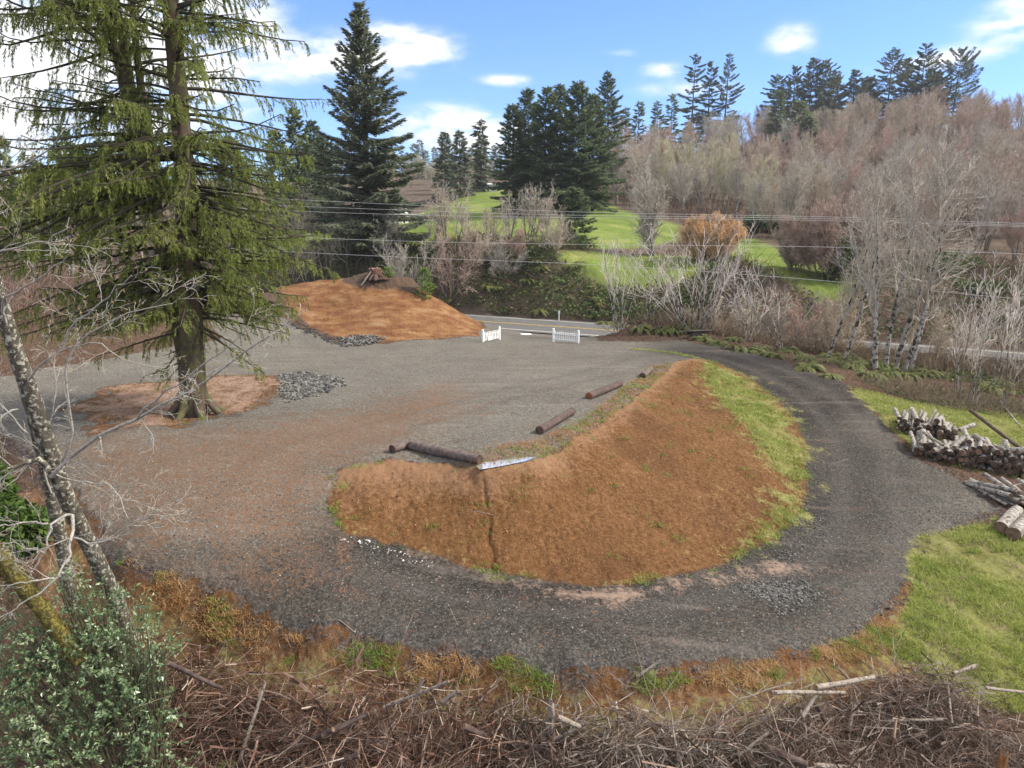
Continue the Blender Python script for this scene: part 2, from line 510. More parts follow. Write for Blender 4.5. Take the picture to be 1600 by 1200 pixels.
def ground_mat():
    m = Mat("land", 0.95, 0.12)
    n_big = m.noise(0.35, 4)
    n_mid = m.noise(1.7, 5)
    n_fine = m.noise(9.0, 6, 0.7)
    n_grit = m.noise(55.0, 4, 0.8)
    vor = m.voro(26.0)
    sep = m.node('ShaderNodeSeparateColor')
    m.put(sep.inputs[0], vor)
    v1, v2 = sep.outputs[0], sep.outputs[1]
    vfine = m.node('ShaderNodeSeparateColor')
    m.put(vfine.inputs[0], m.voro(60.0))
    v3 = vfine.outputs[0]

    def edge(name, amp=0.55, w=0.12, extra=None):
        f = m.attr(name)
        w1 = m.math('MULTIPLY', m.math('SUBTRACT', n_mid, 0.5), amp)
        w2 = m.math('MULTIPLY', m.math('SUBTRACT', n_fine, 0.5), amp * 1.1)
        return m.step(m.math('ADD', f, m.math('ADD', w1, w2)), 0.5 - w, 0.5 + w)
    # forest floor / leaf litter
    duff = m.ramp(m.math('ADD', m.math('MULTIPLY', n_fine, 0.7), m.math('MULTIPLY', v1, 0.3)), [(0.25, (.035, .022, .015)), (0.5, (.085, .052, .035)), (0.75, (.17, .115, .08))])
    # wooded hillside floor: brown-grey litter
    hill = m.ramp(m.noise(0.5, 6, 0.7), [(0.3, (.06, .045, .032)), (0.7, (.16, .115, .085))])
    c = m.mix(m.attr('hill'), duff, hill)
    # bare soil of the banks
    dsoil = m.math('ADD', m.math('MULTIPLY', n_fine, 0.55), m.math('MULTIPLY', n_grit, 0.45))
    soil = m.ramp(dsoil, [(0.33, (.046, .0215, .0085)), (0.5, (.130, .062, .0235)), (0.65, (.245, .130, .056))])
    soil = m.mix(m.math('MULTIPLY', m.step(n_mid, .5, .75), 0.5), soil, (.205, .10, .042))
    soil = m.mix(m.math('MULTIPLY', m.step(n_big, .46, .66), 0.5), soil, (.080, .036, .016))
    specks = m.step(v3, .93, .97)
    soil = m.mix(m.math('MULTIPLY', specks, .5), soil, (.36, .23, .14))
    soil = m.mix(m.math('MULTIPLY', edge('crest', .9, .3), .6), soil, m.ramp(n_grit, [(.3, (.20, .10, .05)), (.7, (.40, .245, .15))]))
    c = m.mix(edge('dirt', .6), c, soil)
    # ochre clay streaks of the cut hill
    n_str = m.noise(1.0, 5, 0.6, stretch=(.7, 1.3, 2.4), rot=(.5, .2, .7))
    och = m.ramp(n_str, [(0.3, (.115, .048, .020)), (0.5, (.215, .105, .048)), (0.6, (.29, .165, .072)), (0.74, (.34, .235, .16))])
    och = m.mix(m.math('MULTIPLY', n_grit, .45), och, (.15, .065, .03))
    c = m.mix(edge('clay', .4), c, och)
    # crushed rock
    g0 = m.math('ADD', m.math('MULTIPLY', v1, 0.34), m.math('ADD', m.math('MULTIPLY', n_grit, 0.46), m.math('MULTIPLY', v3, 0.22)))
    grav_dry = m.ramp(g0, [(0.2, (.060, .055, .046)), (0.5, (.148, .1355, .113)), (0.85, (.335, .308, .265))])
    grav_dark = m.ramp(g0, [(0.2, (.008, .007, .0062)), (0.5, (.027, .0235, .0205)), (0.85, (.108, .094, .082))])
    wet = m.math('ADD', m.attr('dark'), m.math('MULTIPLY', m.math('SUBTRACT', n_big, .5), .7), clamp=True)
    grav = m.mix(wet, grav_dry, grav_dark)
    grav = m.mix(m.math('MULTIPLY', m.step(n_mid, .5, .72), .30), grav, (.06, .053, .050))
    grav = m.mix(m.math('MULTIPLY', m.attr('track'), .42), grav, m.ramp(g0, [(.2, (.035, .031, .029)), (.8, (.155, .138, .124))]))
    # wheel polish and silt streaks
    streak = m.noise(1.0, 4, 0.6, stretch=(.22, 1.5, 1))
    grav = m.mix(m.math('MULTIPLY', m.step(streak, .54, .74), .22), grav, (.33, .27, .23))
    # fallen needles over the rock
    nd = m.math('MULTIPLY', edge('needle', 1.1, .35), m.step(m.math('ADD', m.math('MULTIPLY', v2, .4), m.math('MULTIPLY', n_fine, .75)), .35, .68))
    needles = m.ramp(n_grit, [(.3, (.075, .040, .022)), (.7, (.27, .158, .095))])
    grav = m.mix(m.math('MULTIPLY', nd, .9), grav, needles)
    stray = m.math('MULTIPLY', m.step(v2, .9, .94), m.math('MULTIPLY', m.step(n_mid, .45, .65), .5))
    grav = m.mix(stray, grav, (.27, .13, .06))
    c = m.mix(edge('gravel', .42, .07), c, grav)
    # washed silt
    c = m.mix(m.math('MULTIPLY', edge('wash', 1.0, .2), .75), c, m.ramp(n_grit, [(.3, (.25, .16, .11)), (.7, (.44, .32, .25))]))
    # dark loose edge of the fill
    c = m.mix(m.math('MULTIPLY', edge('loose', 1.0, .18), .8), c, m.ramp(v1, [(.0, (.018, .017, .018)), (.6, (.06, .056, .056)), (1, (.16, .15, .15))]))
    # grass
    gr = m.ramp(m.math('ADD', m.math('MULTIPLY', n_fine, .6), m.math('MULTIPLY', n_mid, .4)), [(.28, (.095, .065, .032)), (.45, (.15, .15, .045)), (.72, (.30, .275, .11))])
    gr = m.mix(m.math('MULTIPLY', m.step(n_big, .5, .72), .5), gr, (.15, .20, .045))
    c = m.mix(edge('grass', .9, .16), c, gr)
    far = m.ramp(m.noise(.22, 5, .6), [(.3, (.10, .15, .028)), (.55, (.165, .21, .045)), (.75, (.25, .25, .085))])
    c = m.mix(edge('lawn', .9, .25), c, far)
    m.color(c)
    hgt = m.math('ADD', m.math('MULTIPLY', v1, .35), m.math('ADD', m.math('MULTIPLY', n_grit, .5), n_fine))
    m.bump(hgt, 0.04, 0.8)
    return m.m


# ------------------------------------------------------------------ mesh helpers
class MB:
    """collects tubes, leaves and faces and links them as one mesh"""

    def __init__(self):
        self.v, self.f3, self.f4, self.n = [], [], [], 0
        self.m3, self.m4 = [], []

    def add(self, verts, quads=None, tris=None, mi=0):
        verts = np.asarray(verts, np.float32).reshape(-1, 3)
        self.v.append(verts)
        if quads is not None and len(quads):
            q = np.asarray(quads, np.int64) + self.n
            self.f4.append(q)
            self.m4.append(np.full(len(q), mi))
        if tris is not None and len(tris):
            t = np.asarray(tris, np.int64) + self.n
            self.f3.append(t)
            self.m3.append(np.full(len(t), mi))
        self.n += len(verts)

    def prisms(self, P0, P1, R0, R1, sides=3, mi=0):
        """many separate tapered sticks at once"""
        P0, P1 = np.asarray(P0, float).reshape(-1, 3), np.asarray(P1, float).reshape(-1, 3)
        n = len(P0)
        if n == 0:
            return
        R0 = np.broadcast_to(np.asarray(R0, float), (n,))
        R1 = np.broadcast_to(np.asarray(R1, float), (n,))
        d = P1 - P0
        L = np.linalg.norm(d, axis=1, keepdims=True) + 1e-9
        d = d / L
        up = np.where(np.abs(d[:, 2:3]) > 0.9, np.array([[1.0, 0, 0]]), np.array([[0, 0, 1.0]]))
        a = np.cross(d, up)
        a /= np.linalg.norm(a, axis=1, keepdims=True) + 1e-9
        b = np.cross(d, a)
        ang = np.arange(sides) * 2 * math.pi / sides
        ring = a[:, None, :] * np.cos(ang)[None, :, None] + b[:, None, :] * np.sin(ang)[None, :, None]
        V = np.concatenate([P0[:, None] + ring * R0[:, None, None], P1[:, None] + ring * R1[:, None, None]], 1)
        k = np.arange(sides)
        q = np.stack([k, k + sides, (k + 1) % sides + sides, (k + 1) % sides], 1)
        Q = (np.arange(n) * 2 * sides)[:, None, None] + q[None]
        self.add(V.reshape(-1, 3), quads=Q.reshape(-1, 4), mi=mi)

    def tube(self, pts, rad, sides=8, mi=0, cap=True, wob=0.0, rng=None, mi_cap=None):
        pts = np.asarray(pts, float)
        n = len(pts)
        rad = np.broadcast_to(np.asarray(rad, float), (n,))
        t = np.gradient(pts, axis=0)
        t /= np.linalg.norm(t, axis=1, keepdims=True) + 1e-9
        ref = np.array([0.0, 0, 1]) if abs(t[0, 2]) < 0.9 else np.array([1.0, 0, 0])
        a = np.cross(t[0], ref)
        a /= np.linalg.norm(a)
        ang = np.arange(sides) * 2 * math.pi / sides
        V = []
        for i in range(n):
            a = a - t[i] * (a @ t[i])
            a /= np.linalg.norm(a) + 1e-9
            b = np.cross(t[i], a)
            r = rad[i] * np.ones(sides)
            if wob and rng is not None:
                r = r * (1 + wob * (rng.rand(sides) - 0.5))
            V.append(pts[i] + (a[None] * np.cos(ang)[:, None] + b[None] * np.sin(ang)[:, None]) * r[:, None])
        V = np.concatenate(V)
        k = np.arange(sides)
        q = np.concatenate([np.stack([k + i * sides, (k + 1) % sides + i * sides, (k + 1) % sides + (i + 1) * sides, k + (i + 1) * sides], 1) for i in range(n - 1)])
        self.add(V, quads=q, mi=mi)
        if cap:
            mc = mi if mi_cap is None else mi_cap
            for i, s in ((0, 1), (n - 1, -1)):
                ringv = V[i * sides:(i + 1) * sides]
                c = ringv.mean(0)
                tri = np.stack([np.full(sides, sides), (k + 1) % sides, k] if s == 1 else [np.full(sides, sides), k, (k + 1) % sides], 1)
                self.add(np.vstack([ringv, c[None]]), tris=tri, mi=mc)

    def leaves(self, C, D, W, length, width, mi=0, fold=0.0):
        """diamond leaves: base point C, direction D, side vector W"""
        C, D, W = (np.asarray(x, float).reshape(-1, 3) for x in (C, D, W))
        n = len(C)
        if n == 0:
            return
        D = D / (np.linalg.norm(D, axis=1, keepdims=True) + 1e-9)
        W = W - D * (W * D).sum(1, keepdims=True)
        W = W / (np.linalg.norm(W, axis=1, keepdims=True) + 1e-9)
        N = np.cross(D, W)
        length = np.broadcast_to(np.asarray(length, float), (n,))[:, None]
        width = np.broadcast_to(np.asarray(width, float), (n,))[:, None]
        mid = C + D * length * 0.45
        lift = N * width * fold
        V = np.stack([C, mid + W * width * 0.5 + lift, C + D * length, mid - W * width * 0.5 + lift], 1)
        k = np.arange(n) * 4
        if fold:
            T = np.concatenate([np.stack([k, k + 1, k + 2], 1), np.stack([k, k + 2, k + 3], 1)])
            self.add(V.reshape(-1, 3), tris=T, mi=mi)
        else:
            self.add(V.reshape(-1, 3), quads=np.stack([k, k + 1, k + 2, k + 3], 1), mi=mi)

    def box(self, c, s, rz=0.0, mi=0, rx=0.0):
        c, s = np.array(c, float), np.array(s, float) / 2
        V = np.array([[x, y, z] for x in (-1, 1) for y in (-1, 1) for z in (-1, 1)], float) * s
        if rx:
            V = V @ np.array([[1, 0, 0], [0, math.cos(rx), -math.sin(rx)], [0, math.sin(rx), math.cos(rx)]]).T
        if rz:
            V = V @ np.array([[math.cos(rz), -math.sin(rz), 0], [math.sin(rz), math.cos(rz), 0], [0, 0, 1]]).T
        self.add(V + c, quads=[[0, 1, 3, 2], [4, 6, 7, 5], [0, 4, 5, 1], [2, 3, 7, 6], [0, 2, 6, 4], [1, 5, 7, 3]], mi=mi)

    def mesh(self, name, mats, smooth=False):
        me = bpy.data.meshes.new(name)
        V = np.concatenate(self.v)
        f4 = np.concatenate(self.f4) if self.f4 else np.zeros((0, 4), np.int64)
        f3 = np.concatenate(self.f3) if self.f3 else np.zeros((0, 3), np.int64)
        me.vertices.add(len(V))
        me.vertices.foreach_set('co', V.astype(np.float32).ravel())
        nl = len(f4) * 4 + len(f3) * 3
        me.loops.add(nl)
        me.loops.foreach_set('vertex_index', np.r_[f4.ravel(), f3.ravel()].astype(np.int32))
        me.polygons.add(len(f4) + len(f3))
        me.polygons.foreach_set('loop_start', np.r_[np.arange(len(f4)) * 4, len(f4) * 4 + np.arange(len(f3)) * 3].astype(np.int32))
        mi = np.r_[np.concatenate(self.m4) if self.m4 else [], np.concatenate(self.m3) if self.m3 else []].astype(np.int32)
        me.polygons.foreach_set('material_index', mi)
        me.polygons.foreach_set('use_smooth', np.full(len(mi), smooth))
        for m in (mats if isinstance(mats, (list, tuple)) else [mats]):
            me.materials.append(m)
        me.update(calc_edges=True)
        return me

    def build(self, name, mats, parent=None, smooth=False, loc=None):
        return link(name, self.mesh(name, mats, smooth), parent, loc)


COL = sc.collection


def link(name, me, parent=None, loc=None):
    o = bpy.data.objects.new(name, me)
    COL.objects.link(o)
    if parent is not None:
        o.parent = parent
    if loc is not None:
        o.location = loc
    return o


def tag(o, label=None, cat=None, group=None, kind=None):
    for k, v in (('label', label), ('category', cat), ('group', group), ('kind', kind)):
        if v:
            o[k] = v
    return o


def empty(name, loc, rz=0.0, label=None, cat=None, group=None, s=1.0):
    o = bpy.data.objects.new(name, None)
    COL.objects.link(o)
    o.empty_display_size = 0.2
    o.location = loc
    o.rotation_euler = (0, 0, rz)
    o.scale = (s, s, s)
    return tag(o, label, cat, group)


def dup(root, loc, rz=0.0, s=1.0, label=None, tilt=(0, 0)):
    r = root.copy()
    COL.objects.link(r)
    r.location = loc
    r.rotation_euler = (tilt[0], tilt[1], rz)
    r.scale = s if isinstance(s, tuple) else (s, s, s)
    if label:
        r['label'] = label
    for ch in root.children:
        c = ch.copy()
        COL.objects.link(c)
        c.parent = r
        for g in ch.children:
            d = g.copy()
            COL.objects.link(d)
            d.parent = c
    return r


# ------------------------------------------------------------------ the land
CRESTP = np.array([place(*p) for p in CREST])
NOSEL = area([(530, 742), (600, 722), (690, 735), (680, 775), (600, 800), (530, 810), (512, 780)])


def masks(xy):
    x, y = xy[:, 0], xy[:, 1]
    R = np.hypot(x, y)
    near = R < 95
    o = {k: np.zeros(len(xy), np.float32) for k in ('gravel', 'dirt', 'clay', 'needle', 'wash', 'loose', 'grass', 'lawn', 'hill', 'dark', 'track', 'crest')}
    i = np.where(near)[0]
    q = xy[i]
    jg = fbm(q[:, 0] * .8, q[:, 1] * .8) + .55 * fbm(q[:, 0] * 3.2 + 4, q[:, 1] * 3.2)
    sg = np.maximum(np.maximum(sdist(q, GRAVEL), sdist(q, GRAVEL2)), -9) + jg * .55
    si = sdist(q, MOUND) + jg * .38
    loop = sdist(q, LOOP_IN)
    tp, rp = sdist(q, TREEPATCH) + jg * 2.4, sdist(q, ROCKPATCH)
    g = np.minimum(sg, -si)
    g = np.minimum(g, -np.minimum(tp, -rp))
    S = lambda d, w: np.clip(0.5 + d / (2 * w), 0, 1)
    o['gravel'][i] = S(g, 0.45)
    dirt = np.maximum(si, np.minimum(tp, 0.5))
    # the raw edge of the fill beyond the loop
    outside = (-sg) * (q[:, 1] < 17) * (q[:, 0] < 12)
    o['dirt'][i] = np.maximum(S(dirt, 0.35), np.where((outside > 0), np.clip(1.25 - outside / 1.7, 0, 1), 0) * (q[:, 0] > -14))
    fern = np.minimum(-sg, 2.5 - np.abs(-sg - 1.0)) * (q[:, 0] > 6) * (q[:, 1] > 28) * (q[:, 1] < 42)
    o['dirt'][i] = np.maximum(o['dirt'][i], S(fern - 0.6, 1.2) * .45)
    so = sdist(q, ORANGE)
    o['clay'][i] = S(so, 0.6)
    sh = sdist(q, HILLTOP)
    o['clay'][i] *= 1 - S(sh, 0.7)
    o['needle'][i] = S(sdist(q, NEEDLE), 2.2) * 0.95 + S(sdist(q, TREEPATCH), 1.5) * 0.3 + S(-(sdist(q, STRIP)) * 0 + sdist(q, STRIP), .6)
    o['wash'][i] = np.maximum(np.minimum(S(sdist(q, WASH), 0.5), S(-si + .15, .3)) * .62, S(tp, .8) * .58)
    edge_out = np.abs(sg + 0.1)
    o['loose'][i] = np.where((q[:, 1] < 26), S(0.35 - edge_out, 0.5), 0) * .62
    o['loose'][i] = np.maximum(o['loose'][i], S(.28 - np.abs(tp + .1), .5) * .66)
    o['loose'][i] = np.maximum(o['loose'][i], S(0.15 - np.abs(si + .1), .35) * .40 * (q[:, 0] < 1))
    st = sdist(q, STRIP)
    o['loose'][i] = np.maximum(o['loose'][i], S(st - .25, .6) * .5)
    gr = np.maximum(sdist(q, GRASS_R), sdist(q, GRASS_R2)) + jg * .9
    gm = S(gr, 0.55)
    gm = np.maximum(gm, S(sdist(q, NOSE) - .2 + jg * 1.8 + .35, 1.5) * .76)
    # thin line of grass at the foot of the bank and along its top
    gm = np.maximum(gm, S(0.12 - np.abs(si - 0.1), .35) * .50 * (q[:, 1] > 13))
    out_band = np.abs((-sg) - 0.7)
    gm = np.maximum(gm, np.where((q[:, 1] < 16), S(0.45 - out_band, .6), 0) * .56)
    o['grass'][i] = gm
    o['dark'][i] = np.clip(0.15 + 0.75 * sstep(loop, -7.5, -0.2) * sstep(np.where(q[:, 1] < 45, 1, 0) * (10.0 - base_h(q)), 6.4, 7.2) - 0.0, 0, 1)
    o['dark'][i] += sstep(q[:, 0], 6, 10) * sstep(q[:, 1], 26, 30) * .35
    o['dark'][i] = np.clip(o['dark'][i], 0, .95)
    tr = np.minimum(np.abs(loop + 1.15), np.abs(loop + 2.75))
    o['track'][i] = np.exp(-(tr / .32) ** 2)
    cl = np.full(len(q), 9.0)
    for a_, b_ in zip(CRESTP[:-1], CRESTP[1:]):
        e_ = b_ - a_
        w_ = q - a_
        t_ = np.clip((w_ @ e_) / (e_ @ e_), 0, 1)
        cl = np.minimum(cl, np.linalg.norm(w_ - t_[:, None] * e_, axis=1))
    o['crest'][i] = np.maximum(S(.45 - cl, .6) + S(sdist(q, NOSEL), .9) * .55, S(outside - .2, .5) * .62)
    o['lawn'][:] = S(np.maximum(np.maximum(sdist(xy, MEADOW_A), sdist(xy, MEADOW_B)), sdist(xy, MEADOW_C)), 2.0)
    o['hill'][:] = sstep(R, 48, 62) * (y > 0)
    return o


PUDDLE = area([(752, 728), (762, 719), (790, 713), (818, 710), (828, 712), (815, 721), (785, 733), (757, 741)])
PUDDLE_Z = float(base_h(PUDDLE).mean()) + .03


def displaced(xy, mk):
    z = base_h(xy)
    x, y = xy[:, 0], xy[:, 1]
    R = np.hypot(x, y)
    n1, n2, n3 = fbm(x * .35, y * .35), fbm(x * 1.6 + 9, y * 1.6, 4), fbm(x * 6.5, y * 6.5 + 3, 4)
    fall = 1 - sstep(R, 60, 120)
    g = mk['gravel']
    rough = 0.02 * g + (1 - g) * (0.10 * mk['dirt'] + 0.10 * mk['grass'] + .22 * (1 - np.clip(mk['dirt'] + mk['grass'], 0, 1)))
    rough = rough * (1 - .6 * mk['clay'])
    z += fall * (n1 * 0.22 * (0.3 + .7 * (1 - g)) + n2 * rough * 1.3 + n3 * rough * .9)
    n4 = fbm(x * 15, y * 15 + 7, 3)
    rill = np.abs(fbm(x * 1.9 + y * .5, y * .45 + 11, 3))
    z += fall * (n4 * .034 * mk['dirt'] * (1 - mk['clay']) - .018 * mk['dirt'] * (1 - sstep(rill, 0, .03)) * (R < 40))
    z += fall * mk['gravel'] * (-.022 * mk['track'] + .012 * n3)
    z += sstep(R, 100, 200) * fbm(x * .02, y * .02) * 8
    # road bed
    d = np.full(len(xy), 1e9)
    zr = np.zeros(len(xy))
    nr = np.where(np.abs(y - 55) + np.abs(x) * .2 < 95)[0]
    dd = np.hypot(x[nr, None] - ROADC[None, :, 0], y[nr, None] - ROADC[None, :, 1])
    k = dd.argmin(1)
    d[nr] = dd[np.arange(len(nr)), k]
    zr[nr] = CAM_Z + ROADC[k, 2] - 0.10
    w = 1 - sstep(d, 3.9, 5.4)
    z = z * (1 - w) + zr * w
    # runnel down the bank face
    run = np.array([place(*p) for p in [(752, 738), (757, 790), (766, 840), (772, 888)]])
    rd = np.full(len(xy), 9.0)
    loc = np.where((R < 22))[0]
    for p, q in zip(run[:-1], run[1:]):
        e = q - p
        wv = xy[loc] - p
        t = np.clip((wv @ e) / (e @ e), 0, 1)
        rd[loc] = np.minimum(rd[loc], np.linalg.norm(wv - t[:, None] * e + (fbm(xy[loc] * 3.1 @ np.array([1., .4]), xy[loc, 1] * 3)[:, None] * .25), axis=1))
    z -= 0.11 * np.exp(-(rd / 0.06) ** 2)
    pl = np.where((R < 24) & (R > 12))[0]
    pw = sstep(sdist(xy[pl], PUDDLE), -.35, .02)
    z[pl] = z[pl] * (1 - pw) + (PUDDLE_Z - .03 - .03 * pw) * pw
    return z


def build_land():
    azf = np.radians(np.arange(-46, 46.001, 0.105))
    azc = np.radians(np.r_[np.arange(-180, -46, 3.0), [0] * 0])
    az = np.r_[azc, azf, np.radians(np.arange(49, 180.1, 3.0))]
    az[-1] = math.pi
    r = [0.6]
    while r[-1] < 1800:
        x = r[-1]
        r.append(x * (1.03 if x < 6 else 1.0042 if x < 75 else 1.011 if x < 350 else 1.05))
    r = np.array(r)
    na, nr = len(az), len(r)
    X, Y = np.sin(az)[None] * r[:, None], np.cos(az)[None] * r[:, None]
    xy = np.stack([X.ravel(), Y.ravel()], 1)
    mk = masks(xy)
    z = displaced(xy, mk)
    co = np.column_stack([xy, z]).astype(np.float32)
    i, j = np.meshgrid(np.arange(nr - 1), np.arange(na - 1), indexing='ij')
    F = np.stack([i * na + j, i * na + j + 1, (i + 1) * na + j + 1, (i + 1) * na + j], -1).reshape(-1, 4)[:, ::-1]
    # kinds of ground, each its own sheet sharing edges with its neighbours
    cls = np.zeros(len(xy), int)
    cls[mk['lawn'] > .5] = 1
    cls[mk['hill'] * (mk['lawn'] <= .5) * (np.hypot(X, Y).ravel() > 75) > .5] = 2
    cls[mk['clay'] > .5] = 3
    cls[mk['gravel'] > .5] = 4
    q = np.where(np.hypot(X, Y).ravel() < 45)[0]
    inm = np.zeros(len(xy), bool)
    inm[q] = (sdist(xy[q], MOUND) > -0.05)
    cls[inm] = 5
    fc = cls[F[:, 0]]
    names = ['ground', 'meadow', 'hillside', 'dirt_hill', 'gravel_driveway', 'dirt_embankment']
    mat = ground_mat()
    for c, nm in enumerate(names):
        f = F[fc == c]
        if not len(f):
            continue
        u, inv = np.unique(f, return_inverse=True)
        b = MB()
        b.add(co[u], quads=inv.reshape(-1, 4))
        me = b.mesh(nm, mat, True)
        for k, v in mk.items():
            at = me.attributes.new(k, 'FLOAT', 'POINT')
            at.data.foreach_set('value', v[u].astype(np.float32))
        tag(link(nm, me), kind='structure')


build_land()


def G(x, y):                            # finished ground height at one or many places
    xy = np.atleast_2d(np.stack([np.atleast_1d(x), np.atleast_1d(y)], -1)).astype(float)
    z = displaced(xy, masks(xy))
    return z if np.ndim(x) else float(z[0])


def on(px, py):
    x, y = place(px, py)
    return np.array((x, y, G(x, y)))


# ------------------------------------------------------------------ plant builders
def nrm(v):
    return v / (np.linalg.norm(v) + 1e-9)


def grow(S, rng, p, d, L, r, lv, P):
    n = P['seg'][lv]
    st = L / n
    r0 = r
    for i in range(n):
        d = nrm(d + rng.normal(0, P['wig'][lv], 3) + np.array([0, 0, P['up'][lv]]))
        q = p + d * st
        r1 = max(r * (1 - P['taper'] * (i + 1) / n), P['rmin'])
        S.append((p, q, r0, r1, lv))
        r0 = r1
        p = q
        if lv + 1 < len(P['seg']) and (i + 1) / n > P['start'][lv]:
            k = P['kids'][lv]
            k = int(k) + (rng.rand() < k - int(k))
            for _ in range(k):
                a = P['ang'][lv] * rng.uniform(.6, 1.3)
                ax = nrm(np.cross(d, rng.normal(0, 1, 3)))
                cd = d * math.cos(a) + ax * math.sin(a)
                cl = L * P['ratio'][lv] * rng.uniform(.55, 1.15) * (1.15 - .55 * (i + 1) / n)
                grow(S, rng, p.copy(), cd, cl, max(r1 * .62, P['rmin']), lv + 1, P)


def seg_arrays(S, f=lambda lv: True):
    T = [s for s in S if f(s[4])]
    if not T:
        return None
    return (np.array([s[0] for s in T]), np.array([s[1] for s in T]), np.array([s[2] for s in T]), np.array([s[3] for s in T]))


def bare_tree(name, seed, stems, P, mats, sides0=6, split=1):
    """leafless tree: a trunk part and a crown part of limbs and twigs"""
    rng = np.random.RandomState(seed)
    S = []
    c = MB()
    trunks = []
    for p, d, L, r in stems:
        n0 = len(S)
        grow(S, rng, np.array(p, float), nrm(np.array(d, float)), L, r, 0, P)
        t = MB()
        T = [s for s in S[n0:] if s[4] == 0]
        t.tube([T[0][0]] + [s[1] for s in T], [T[0][2]] + [s[3] for s in T], sides0, cap=False)
        trunks.append(t.mesh(name + ('_trunk' if len(stems) == 1 else '_stem'), mats[0], True))
    for l in range(split, len(P['seg'])):
        a = seg_arrays(S, lambda q: q == l)
        if a:
            c.prisms(*a, sides=4 if l == split else 3, mi=0 if l == split else 1)
    return trunks, c.mesh(name + '_crown', [mats[1], mats[2]])


def conifer(name, seed, Hh, R, nb, dens, leaf, mats, base=0.08, prof=0.85, lo_pitch=-12, hi_pitch=42, droop=.25, gap=.25, trunk_r=None, lw=.26, top_open=.0, flat=.0, jit=.28):
    """evergreen: trunk part, and a crown of limbs carrying sprays of needles"""
    rng = np.random.RandomState(seed)
    t, c = MB(), MB()
    tr = trunk_r or Hh * .014
    zz = np.linspace(-.3, Hh, 9)
    wob = np.cumsum(rng.normal(0, .004 * Hh, (9, 2)), 0) * np.linspace(0, 1, 9)[:, None]
    rad = tr * (1 - zz.clip(0) / Hh * .96)
    rad[0] *= 1.45
    pts = np.column_stack([wob, zz])
    t.tube(pts, rad, 7, cap=False)
    C, D, W, LL, B0, B1, BR = [], [], [], [], [], [], []
    for i in range(nb):
        f = base + (1 - base) * ((i + rng.rand()) / nb) ** .92
        if rng.rand() < gap * .35:
            continue
        z = f * Hh
        L = R * ((1 - f) ** prof * (1 + .25 * base)) * rng.uniform(.9 - jit, .9 + jit) + .25
        if f < base + .10:
            L *= .55 + 4.5 * (f - base)
        az = i * 2.399 + rng.normal(0, .4)
        pit = math.radians(lo_pitch + (hi_pitch - lo_pitch) * f ** 1.2 + rng.normal(0, 7))
        h = np.array([math.cos(az), math.sin(az), 0])
        side = np.array([-h[1], h[0], 0])
        o = np.array([np.interp(z, zz, pts[:, 0]), np.interp(z, zz, pts[:, 1]), z])

        def at(s):
            s = np.asarray(s)[..., None]
            return o + h * (L * math.cos(pit)) * s + np.array([0, 0, 1.0]) * (L * (math.sin(pit) * s - droop * s * s * (1 - .75 * f) + .16 * s ** 3))
        ss = np.linspace(0, 1, 5)
        bp = at(ss)
        B0.append(bp[:-1])
        B1.append(bp[1:])
        br = max(.012, tr * .20 * (1 - f * .7))
        BR.append(np.stack([br * (1 - .8 * ss[:-1]), br * (1 - .8 * ss[1:])], 1))
        n = int(dens * L * (1 - top_open * f)) + 3
        s = rng.uniform(.16, 1.03, n) ** .8
        wd = lw * L * (1.08 - s) ** .8 + .05
        off = rng.uniform(-1, 1, n)
        p = at(s) + side * (off * wd)[:, None] - h * (np.abs(off) * wd * .5)[:, None]
        p[:, 2] -= np.abs(off) * wd * .28 + rng.uniform(0, .12, n) * L * .35
        dd = h * 1.0 + side * (np.sign(off) * rng.uniform(.25, 1.1, n))[:, None]
        dd[:, 2] += math.sin(pit) * .6 - rng.uniform(0, .9, n) * (1 - .55 * f)
        dd = dd + rng.normal(0, .18, (n, 3))
        ww = np.cross(dd, np.array([0, 0, 1.0])) + rng.normal(0, .5, (n, 3)) * (1 - flat)
        C.append(p)
        D.append(dd)
        W.append(ww)
        LL.append(leaf * rng.uniform(.6, 1.35, n))
    # leader
    n = int(dens * 1.6) + 6
    zt = Hh * (1 - rng.uniform(0, .10, n))
    a = rng.uniform(0, 6.28, n)
    p = np.column_stack([np.interp(zt, zz, pts[:, 0]), np.interp(zt, zz, pts[:, 1]), zt])
    dd = np.column_stack([np.cos(a) * .7, np.sin(a) * .7, rng.uniform(.1, 1.1, n)])
    C.append(p), D.append(dd), W.append(rng.normal(0, 1, (n, 3))), LL.append(leaf * rng.uniform(.5, .9, n))
    LL = np.concatenate(LL)
    c.leaves(np.concatenate(C), np.concatenate(D), np.concatenate(W), LL, LL * .34, fold=.12)
    BR = np.concatenate(BR)
    c.prisms(np.concatenate(B0), np.concatenate(B1), BR[:, 0], BR[:, 1], 3, mi=1)
    return t.mesh(name + '_trunk', mats[1], True), c.mesh(name + '_crown', [mats[0], mats[1]])


def tree_from(name, meshes, loc, rz, s, label, cat, group, parts=('trunk', 'crown')):
    e = empty(name, loc, rz, label, cat, group)
    e.scale = s if isinstance(s, tuple) else (s, s, s)
    for nm, me in zip(parts, meshes):
        if isinstance(me, list):
            for q in me:
                link('stem' if len(me) > 1 else nm, q, e)
        else:
            link(nm, me, e)
    return e


def top_z(px, py, d):
    return CAM_Z + ray(px, py)[1] * d


